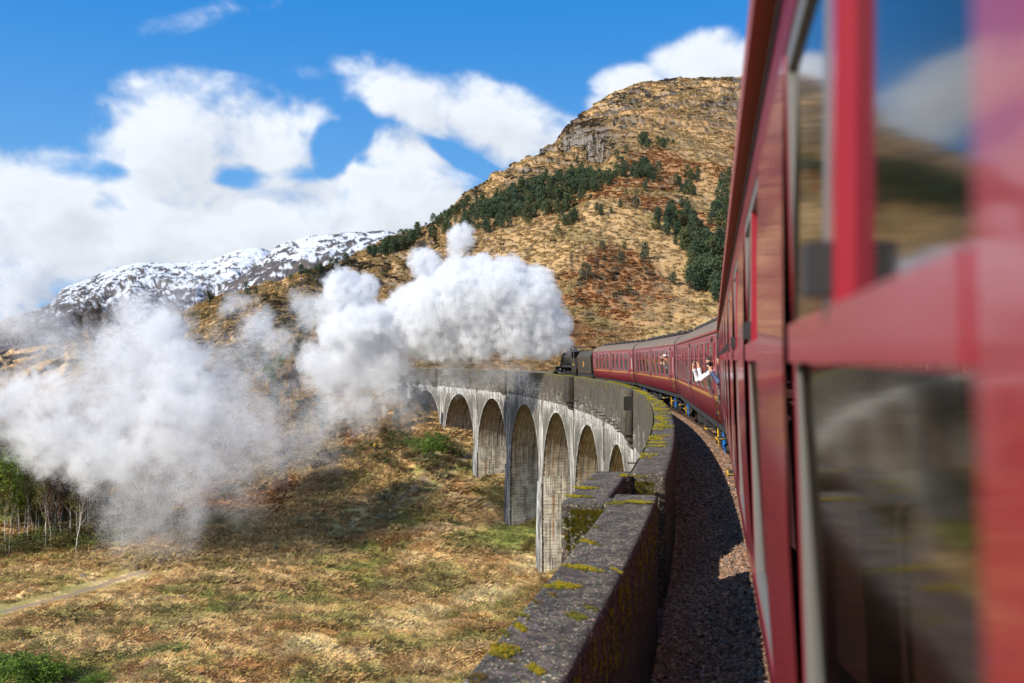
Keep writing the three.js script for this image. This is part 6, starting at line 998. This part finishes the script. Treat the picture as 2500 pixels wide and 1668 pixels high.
// ------------------------------------------------------------------ moss on the parapet
{
  const R = rng(808), tuft = (() => { const p = [], n = [], c = []; for (let i = 0; i < 16; i++) { const a = R() * 6.28, r = Math.sqrt(R()) * 0.9, x = r * Math.cos(a), z = r * Math.sin(a), h = (1.05 - r * 0.6) * (0.6 + 0.6 * R()), w = 0.20, b = R() * 6.28, k = 0.65 + 0.7 * R(); for (let j = 0; j < 3; j++) { const q = [V(x + w * Math.cos(b), -0.15, z + w * Math.sin(b)), V(x + w * Math.cos(b + 2.1), -0.15, z + w * Math.sin(b + 2.1)), V(x + w * Math.cos(b + 4.2), -0.15, z + w * Math.sin(b + 4.2))], m = [q[j], V(x + (R() - 0.5) * 0.3, h, z + (R() - 0.5) * 0.3), q[(j + 1) % 3]], fn = m[1].clone().sub(m[0]).cross(m[2].clone().sub(m[0])).normalize(); m.forEach((v, l) => { p.push(v.x, v.y, v.z); n.push(fn.x, fn.y, fn.z); const t = l === 1 ? 1.25 : 0.5; c.push(t * k, t * k, t * k); }); } } const g = new THREE.BufferGeometry(); g.setAttribute('position', new THREE.Float32BufferAttribute(p, 3)); g.setAttribute('normal', new THREE.Float32BufferAttribute(n, 3)); g.setAttribute('color', new THREE.Float32BufferAttribute(c, 3)); return g; })();
  const spots = [];
  const onTop = (u, v, y = TOP) => { const d = FOCAL * (EYE - y) / (v - HORIZON); return fromPixel(u, v, d); };
  const pad = (u0, v0, u1, v1, n, size, tint, y = TOP) => {   // moss along a stripe seen between two points, n tufts, lying on height y
    for (let i = 0; i < n; i++) { const t = R(), edge = 1 - Math.abs(t * 2 - 1), w = (R() + R() + R() - 1.5) / 1.5, p = onTop(lerp(u0, u1, t), lerp(v0, v1, t), y); p.x += w * 0.03; p.z += w * 0.10 * (0.5 + edge); p.y += 0.004; if (n2(p.x * 14, p.z * 14) < -0.25 + 0.5 * R() * R()) continue; spots.push([p, 0.8 * size * (0.6 + 0.8 * R()) * (0.55 + 0.6 * Math.sqrt(edge)), R() < 0.3 ? (tint === Y ? G : O) : tint, V(0, 1, 0)]); }
  };
  const Y = [0.36, 0.275, 0.016], G = [0.17, 0.175, 0.02], O = [0.17, 0.12, 0.03];
  pad(1374, 1382, 1474, 1394, 520, 0.016, Y); pad(1498, 1393, 1514, 1396, 70, 0.014, Y); pad(1330, 1434, 1418, 1431, 520, 0.016, Y); pad(1342, 1453, 1358, 1453, 70, 0.012, O); pad(1424, 1484, 1456, 1488, 90, 0.012, G); pad(1386, 1505, 1434, 1508, 240, 0.014, G); pad(1271, 1506, 1290, 1507, 70, 0.013, G); pad(1254, 1530, 1280, 1532, 130, 0.014, Y); pad(1184, 1593, 1270, 1586, 560, 0.016, Y); pad(1205, 1600, 1230, 1604, 60, 0.012, O); pad(1292, 1636, 1322, 1635, 170, 0.015, Y); pad(1220, 1546, 1242, 1547, 60, 0.012, G); pad(1238, 1611, 1256, 1612, 50, 0.011, O); pad(1140, 1660, 1185, 1652, 150, 0.013, O); pad(1418, 1323, 1452, 1324, 170, 0.016, Y); pad(1452, 1330, 1470, 1331, 50, 0.014, G); pad(1445, 1288, 1462, 1290, 40, 0.014, G); pad(1300, 1470, 1316, 1471, 40, 0.012, O);
  pad(1481, 1232, 1535, 1226, 420, 0.018, G); pad(1520, 1226, 1596, 1228, 520, 0.018, Y);
  pad(1400, 1192, 1462, 1193, 420, 0.022, Y); pad(1382, 1212, 1418, 1213, 260, 0.02, Y); pad(1418, 1213, 1444, 1213, 150, 0.02, G); pad(1438, 1171, 1452, 1172, 50, 0.016, G); pad(1515, 1163, 1530, 1159, 140, 0.02, Y); pad(1532, 1163, 1580, 1165, 260, 0.02, G);
  // further along, broad pads over the coping
  for (let i = 0; i < 90; i++) { const s = lerp(13.5, 47, Math.pow(R(), 0.75)), far = smooth(24, 40, s), off = R() < 0.55 ? lerp(2.6, 2.86, R()) : lerp(2.42, 2.86, R()), n = Math.round(lerp(40, 130, R() * (0.35 + 0.65 * far))), w = lerp(0.06, 0.28, R()), l = lerp(0.04, 0.3, R()) * (1 + far); for (let j = 0; j < n; j++) { const p = onTrack(s + (R() + R() - 1) * l, clamp(off + (R() + R() - 1) * w, 2.40, 2.875), TOP + 0.004); spots.push([p, (0.014 + 0.014 * R()) * (1 + far * 0.6), R() < 0.55 ? Y : G, V(0, 1, 0)]); } }
  for (let i = 0; i < 120; i++) { const s = lerp(50, 120, R()); for (let j = 0; j < 16; j++) spots.push([onTrack(s + (R() - 0.5) * 1.4, lerp(2.42, 2.88, R()), TOP + 0.01), 0.03 + 0.03 * R(), R() < 0.4 ? Y : G, V(0, 1, 0)]); }
  // tufts that hang from the inner edge and streak the shaded side, and on the block's near face
  const side = onTrack(6, 1.4, 0).sub(onTrack(6, 2.4, 0)).normalize();
  for (let i = 0; i < 80; i++) { const s = 4 + 6.6 * R(), y = TOP - 0.03 - 0.75 * R() * R(), n = 6 + R() * 26, l = 0.04 + 0.16 * R(); for (let j = 0; j < n; j++) spots.push([onTrack(s + (R() - 0.5) * 0.04, IN - 0.004, y - R() * l), 0.008 + 0.008 * R(), R() < 0.5 ? Y : G, side]); }
  const back = onTrack(8, 3, 0).sub(onTrack(9, 3, 0)).normalize();
  for (const [s, o0, o1, y0, y1, n, d] of [[9.885, 2.93, 3.3, 0.66, 0.92, 420, 0], [9.885, 3.2, 3.38, 0.42, 0.82, 120, 0], [9.885, 3.05, 3.3, -0.1, 0.1, 130, 0], [9.885, 2.9, 3.1, -0.5, -0.3, 120, 0], [12.29, 2.52, 2.78, 0.55, 0.92, 420, 0]]) for (let i = 0; i < n; i++) { const t = R(); spots.push([onTrack(s, lerp(o0, o1, R()), lerp(y0, y1, 1 - t * t)), 0.012 + 0.012 * R(), R() < 0.5 ? Y : G, back]); }
  const M = new THREE.Matrix4(), Q = new THREE.Quaternion(), T = new THREE.Quaternion(), up = V(0, 1, 0), C = new THREE.Color();
  const im = new THREE.InstancedMesh(tuft, std(0xffffff, 1, { vertexColors: true, side: THREE.DoubleSide }), spots.length); im.name = 'moss'; im.castShadow = im.receiveShadow = true; tag(im, null, null, null, 'stuff');
  spots.forEach(([p, s, t, n], i) => { Q.setFromUnitVectors(up, n); T.setFromAxisAngle(up, R() * 6.28); Q.multiply(T); M.compose(p, Q, V(s, s * 0.85, s)); im.setMatrixAt(i, M); const k = 0.7 + 0.6 * R(); im.setColorAt(i, C.setRGB(t[0] * k, t[1] * k * (0.9 + 0.25 * R()), t[2] * k)); });
  viaduct.add(im);
}
// ------------------------------------------------------------------ the steam: droplets hung in the air, thick near the chimney and thin where it has drifted
{
  const R = rng(91), K = 2500 / 2350, blobs = [];
  // x, y and radius as seen, metres away, thickness
  const b = (x, y, r, z = 99, k = 1, soft = 0) => { const c = fromPixel(x * K, y * K, z), rr = r * K / FOCAL * z; blobs.push({ c, r: rr, k, soft }); };
  // fresh and dense, boiling up from the chimney
  b(1268, 780, 34, 97, 1.5); b(1277, 800, 20, 97, 1.5); b(1290, 785, 26, 97, 1.5); b(1240, 790, 40, 97.5, 1.3); b(1250, 745, 58, 97.5, 1.5); b(1215, 705, 78, 98, 1.5); b(1150, 690, 95, 99, 1.5); b(1075, 690, 100, 100, 1.4); b(1000, 722, 95, 101, 1.3); b(1235, 650, 42, 98.5, 1.5); b(1165, 640, 52, 99, 1.5); b(1105, 625, 44, 100, 1.4); b(1290, 745, 26, 97, 1.5); b(935, 705, 52, 102, 1.2); b(1185, 770, 60, 98, 1.2); b(1100, 775, 60, 99, 1.1); b(1030, 790, 60, 100, 1);
  b(1060, 543, 33, 101, 1.1); b(1046, 575, 20, 101, 1); b(1036, 600, 15, 101, 0.8); b(977, 606, 38, 102, 1.0); b(1008, 632, 20, 102, 0.7);
  // the older cloud that drifts across the valley
  b(795, 668, 52, 103, 1.0); b(835, 660, 34, 103, 1.0); b(755, 715, 58, 103, 0.97); b(705, 735, 40, 104, 0.8); b(830, 780, 105, 103, 1.0); b(765, 835, 92, 104, 0.95); b(880, 850, 88, 102, 0.9); b(915, 780, 66, 102, 0.98); b(960, 770, 62, 101.5, 1.0); b(815, 905, 82, 103, 0.65); b(832, 955, 50, 104, 0.5, 1); b(905, 900, 62, 102, 0.7, 1);
  b(545, 705, 40, 106, 0.75); b(590, 745, 50, 106, 0.8); b(640, 790, 40, 105, 0.6, 1); b(560, 790, 40, 106, 0.5, 1);
  b(310, 715, 56, 108, 0.8); b(365, 760, 88, 108, 0.95); b(295, 830, 100, 108, 0.85); b(425, 865, 108, 107, 0.9); b(475, 945, 108, 106, 0.9); b(385, 965, 112, 106, 0.95); b(270, 935, 105, 107, 0.8); b(565, 985, 85, 105, 0.85); b(625, 1010, 66, 105, 0.75, 1); b(560, 900, 60, 106, 0.7, 1); b(680, 1030, 52, 105, 0.55, 1); b(725, 985, 50, 104.5, 0.5, 1); b(770, 950, 50, 104, 0.6, 1); b(690, 700, 40, 104, 0.7); b(150, 900, 88, 108, 0.8); b(55, 915, 80, 108, 0.9); b(130, 1000, 105, 107, 0.85); b(235, 1035, 105, 106, 0.85); b(345, 1065, 100, 105, 0.8); b(445, 1080, 86, 104, 0.75); b(525, 1065, 72, 104, 0.6); b(415, 1150, 66, 103, 0.5, 1); b(432, 1205, 46, 103, 0.35, 1); b(285, 1100, 60, 105, 0.6, 1); b(50, 985, 60, 107, 0.6, 1); b(-60, 940, 100, 108, 0.8);
  // wisps
  b(90, 760, 80, 110, 0.4, 2); b(60, 665, 78, 110, 0.75, 1); b(10, 640, 60, 110, 0.7, 1); b(30, 720, 80, 110, 0.6, 1); b(250, 900, 150, 110, 0.2, 2); b(450, 1010, 150, 107, 0.2, 2); b(600, 1000, 120, 106, 0.2, 2); b(350, 1150, 130, 105, 0.2, 2); b(700, 980, 90, 106, 0.16, 2); b(520, 850, 100, 107, 0.18, 2); b(190, 790, 70, 109, 0.26, 2); b(690, 1030, 60, 105, 0.22, 2); b(760, 1040, 46, 105, 0.16, 2); b(960, 900, 56, 103, 0.35, 2); b(1040, 850, 50, 101, 0.5, 2); b(1120, 850, 44, 100, 0.45, 2); b(1190, 850, 46, 99, 0.45, 2); b(1235, 885, 28, 98, 0.25, 2); b(400, 660, 50, 109, 0.2, 2); b(305, 1320, 22, 101, 0.16, 2); b(560, 1160, 60, 104, 0.12, 2); b(350, 1230, 60, 104, 0.14, 2); b(660, 900, 60, 106, 0.25, 2); b(600, 860, 60, 106, 0.3, 2); b(930, 960, 40, 104, 0.16, 2);
  const field = (x, y, z) => {
    let f = 0, kk = 0, soft = 0, w = 0;
    for (const q of blobs) { const dx = x - q.c.x, dy = y - q.c.y, dz = z - q.c.z, d2 = (dx * dx + dy * dy + dz * dz) / (q.r * q.r); if (d2 > 1.7) continue; const v = 1 - d2 * 0.62; if (v > 0) { const e = v * v; f = Math.max(f, v); kk += e * q.k; soft += e * q.soft; w += e; } }
    if (f <= 0) return 0;
    kk /= w; soft /= w;
    const s = 0.30 + 0.05 * soft, big = fbm3(x * 0.16, y * 0.16, z * 0.16, 2), mid = fbm3(x * s, y * s, z * s, 3), bill = 1 - 2.2 * Math.abs(fbm3(x * 0.62 + 5, y * 0.62, z * 0.62, 3)), fine = fbm3(x * 1.7, y * 1.7, z * 1.7, 3);
    const sharp = clamp(1.15 - kk, 0, 1);               // older steam is torn
    const e = f + (kk > 0.98 ? 0.30 : 0.19) * bill + 0.13 * fine + mid * (0.22 + 0.85 * sharp) + big * (0.06 + 0.62 * sharp) - 0.60 + 0.06 * soft;
    if (e <= 0) return 0;
    if (kk > 0.98 && e > 0.42) return 0.5; return clamp(e * (kk > 0.98 ? 8 : kk > 0.55 ? 3.4 : 1.5)) * kk * (kk > 0.98 ? 1.25 : 0.85);
  };
  // droplets in balls the size of a cell: fine cells where the steam is thick, coarse ones where it thins out
  const knot = (n, reach) => { const p = [], nm = []; for (let i = 0; i < n; i++) { const c = V(R() - 0.5, R() - 0.5, R() - 0.5).normalize().multiplyScalar(reach * Math.cbrt(R()) * (0.8 + 0.4 * R())), a = V(R() - 0.5, R() - 0.5, R() - 0.5).normalize(), t = V(R() - 0.5, R() - 0.5, R() - 0.5).cross(a).normalize(), u = a.clone().cross(t), r = 0.0105 + R() * 0.0085; for (let k = 0; k < 3; k++) { const h = k * 2.0944, q = c.clone().addScaledVector(t, r * Math.cos(h)).addScaledVector(u, r * Math.sin(h)); p.push(q.x, q.y, q.z); nm.push(a.x, a.y, a.z); } } const g = new THREE.BufferGeometry(); g.setAttribute('position', new THREE.Float32BufferAttribute(p, 3)); g.setAttribute('normal', new THREE.Float32BufferAttribute(nm, 3)); return g; };
  const step = 0.42, FINE = [52, 104, 210, 420, 790], COARSE = [20, 46, 94, 190, 380, 690];
  const sets = [...FINE.map((n) => ({ n, g: knot(n, step * 0.95), at: [], name: 'billow' })), ...COARSE.map((n) => ({ n, g: knot(n, step * 1.75), at: [], name: 'wisp' }))];
  const M = new THREE.Matrix4(), Q = new THREE.Quaternion(), E = new THREE.Euler(), S = V(1, 1, 1), P = V(0, 0, 0);
  const hang = (from, to, want, x, y, z) => {       // the fullest ball that is not too full, or the next by chance
    let i = from; while (i < to && sets[i + 1].n <= want) i++;
    const a = sets[i], b = sets[Math.min(i + 1, to)];
    if (want < a.n) { if (R() < want / a.n) a.at.push([x, y, z]); return; }
    (b.n > a.n && R() < (want - a.n) / (b.n - a.n) ? b : a).at.push([x, y, z]);
  };
  const lo = V(1e9, 1e9, 1e9), hi = V(-1e9, -1e9, -1e9); for (const q of blobs) { lo.min(q.c.clone().addScalar(-q.r * 1.3)); hi.max(q.c.clone().addScalar(q.r * 1.3)); }
  const big = step * 2, d8 = [];
  for (let x = lo.x; x < hi.x; x += big) for (let y = lo.y; y < hi.y; y += big) for (let z = lo.z; z < hi.z; z += big) {
    let most = 0, sum = 0; d8.length = 0;
    for (let i = 0; i < 8; i++) { const px = x + (i & 1 ? 0.75 : 0.25) * big, py = y + (i & 2 ? 0.75 : 0.25) * big, pz = z + (i & 4 ? 0.75 : 0.25) * big, d = field(px, py, pz); d8.push(px, py, pz, d); most = Math.max(most, d); sum += d; }
    if (most <= 0) continue;
    if (most < 0.5) { hang(FINE.length, sets.length - 1, sum * 244, x + (0.5 + (R() - 0.5) * 0.6) * big, y + (0.5 + (R() - 0.5) * 0.6) * big, z + (0.5 + (R() - 0.5) * 0.6) * big); continue; }
    for (let i = 0; i < 32; i += 4) { const d = d8[i + 3]; if (d > 0) hang(0, FINE.length - 1, d > 1.1 ? d * 690 : d * 275, d8[i] + (R() - 0.5) * 0.6 * step, d8[i + 1] + (R() - 0.5) * 0.6 * step, d8[i + 2] + (R() - 0.5) * 0.6 * step); }
  }
  const steam = new THREE.Group(), mist = phys([0.955, 0.972, 0.995], 1, { transmission: 0.5, thickness: 0, specularIntensity: 0, side: THREE.DoubleSide }); steam.name = 'steam_cloud'; scene.add(steam);
  tag(steam, 'white steam billowing from the locomotive and drifting over the valley', 'steam', null, 'stuff');
  for (const { g, at: l, name } of sets) {
    if (!l.length) continue;
    const im = new THREE.InstancedMesh(g, mist, l.length); im.name = name; im.userData.kind = 'stuff'; im.castShadow = im.receiveShadow = true;
    l.forEach((s, i) => { E.set(R() * 6.3, R() * 6.3, R() * 6.3); Q.setFromEuler(E); const k = 0.9 + R() * 0.25; S.set(k, k, k); P.set(...s); M.compose(P, Q, S); im.setMatrixAt(i, M); }); steam.add(im);
  }
}
// ------------------------------------------------------------------ things that look alike are told apart by where they stand
{
  const word = ['first', 'second', 'third', 'fourth', 'fifth', 'sixth', 'seventh', 'eighth', 'ninth', 'tenth', 'eleventh', 'twelfth'];
  const nth = (i) => word[i] ?? (i + 1) + (((i + 1) % 100) > 10 && ((i + 1) % 100) < 14 ? 'th' : ['th', 'st', 'nd', 'rd'][(i + 1) % 10] ?? 'th');
  const sets = new Map();
  for (const o of scene.children) if (o.userData.label && o.userData.category) { const k = o.userData.label; if (!sets.has(k)) sets.set(k, []); sets.get(k).push(o); }
  for (const l of sets.values()) if (l.length > 1) {
    l.sort((a, b) => a.position.x / -a.position.z - b.position.x / -b.position.z);
    l.forEach((o, i) => { o.userData.label += ', ' + (i === 0 ? 'leftmost of them' : i === l.length - 1 ? 'rightmost of them' : nth(i) + ' from left'); });
  }
}
renderer.render(scene, camera);
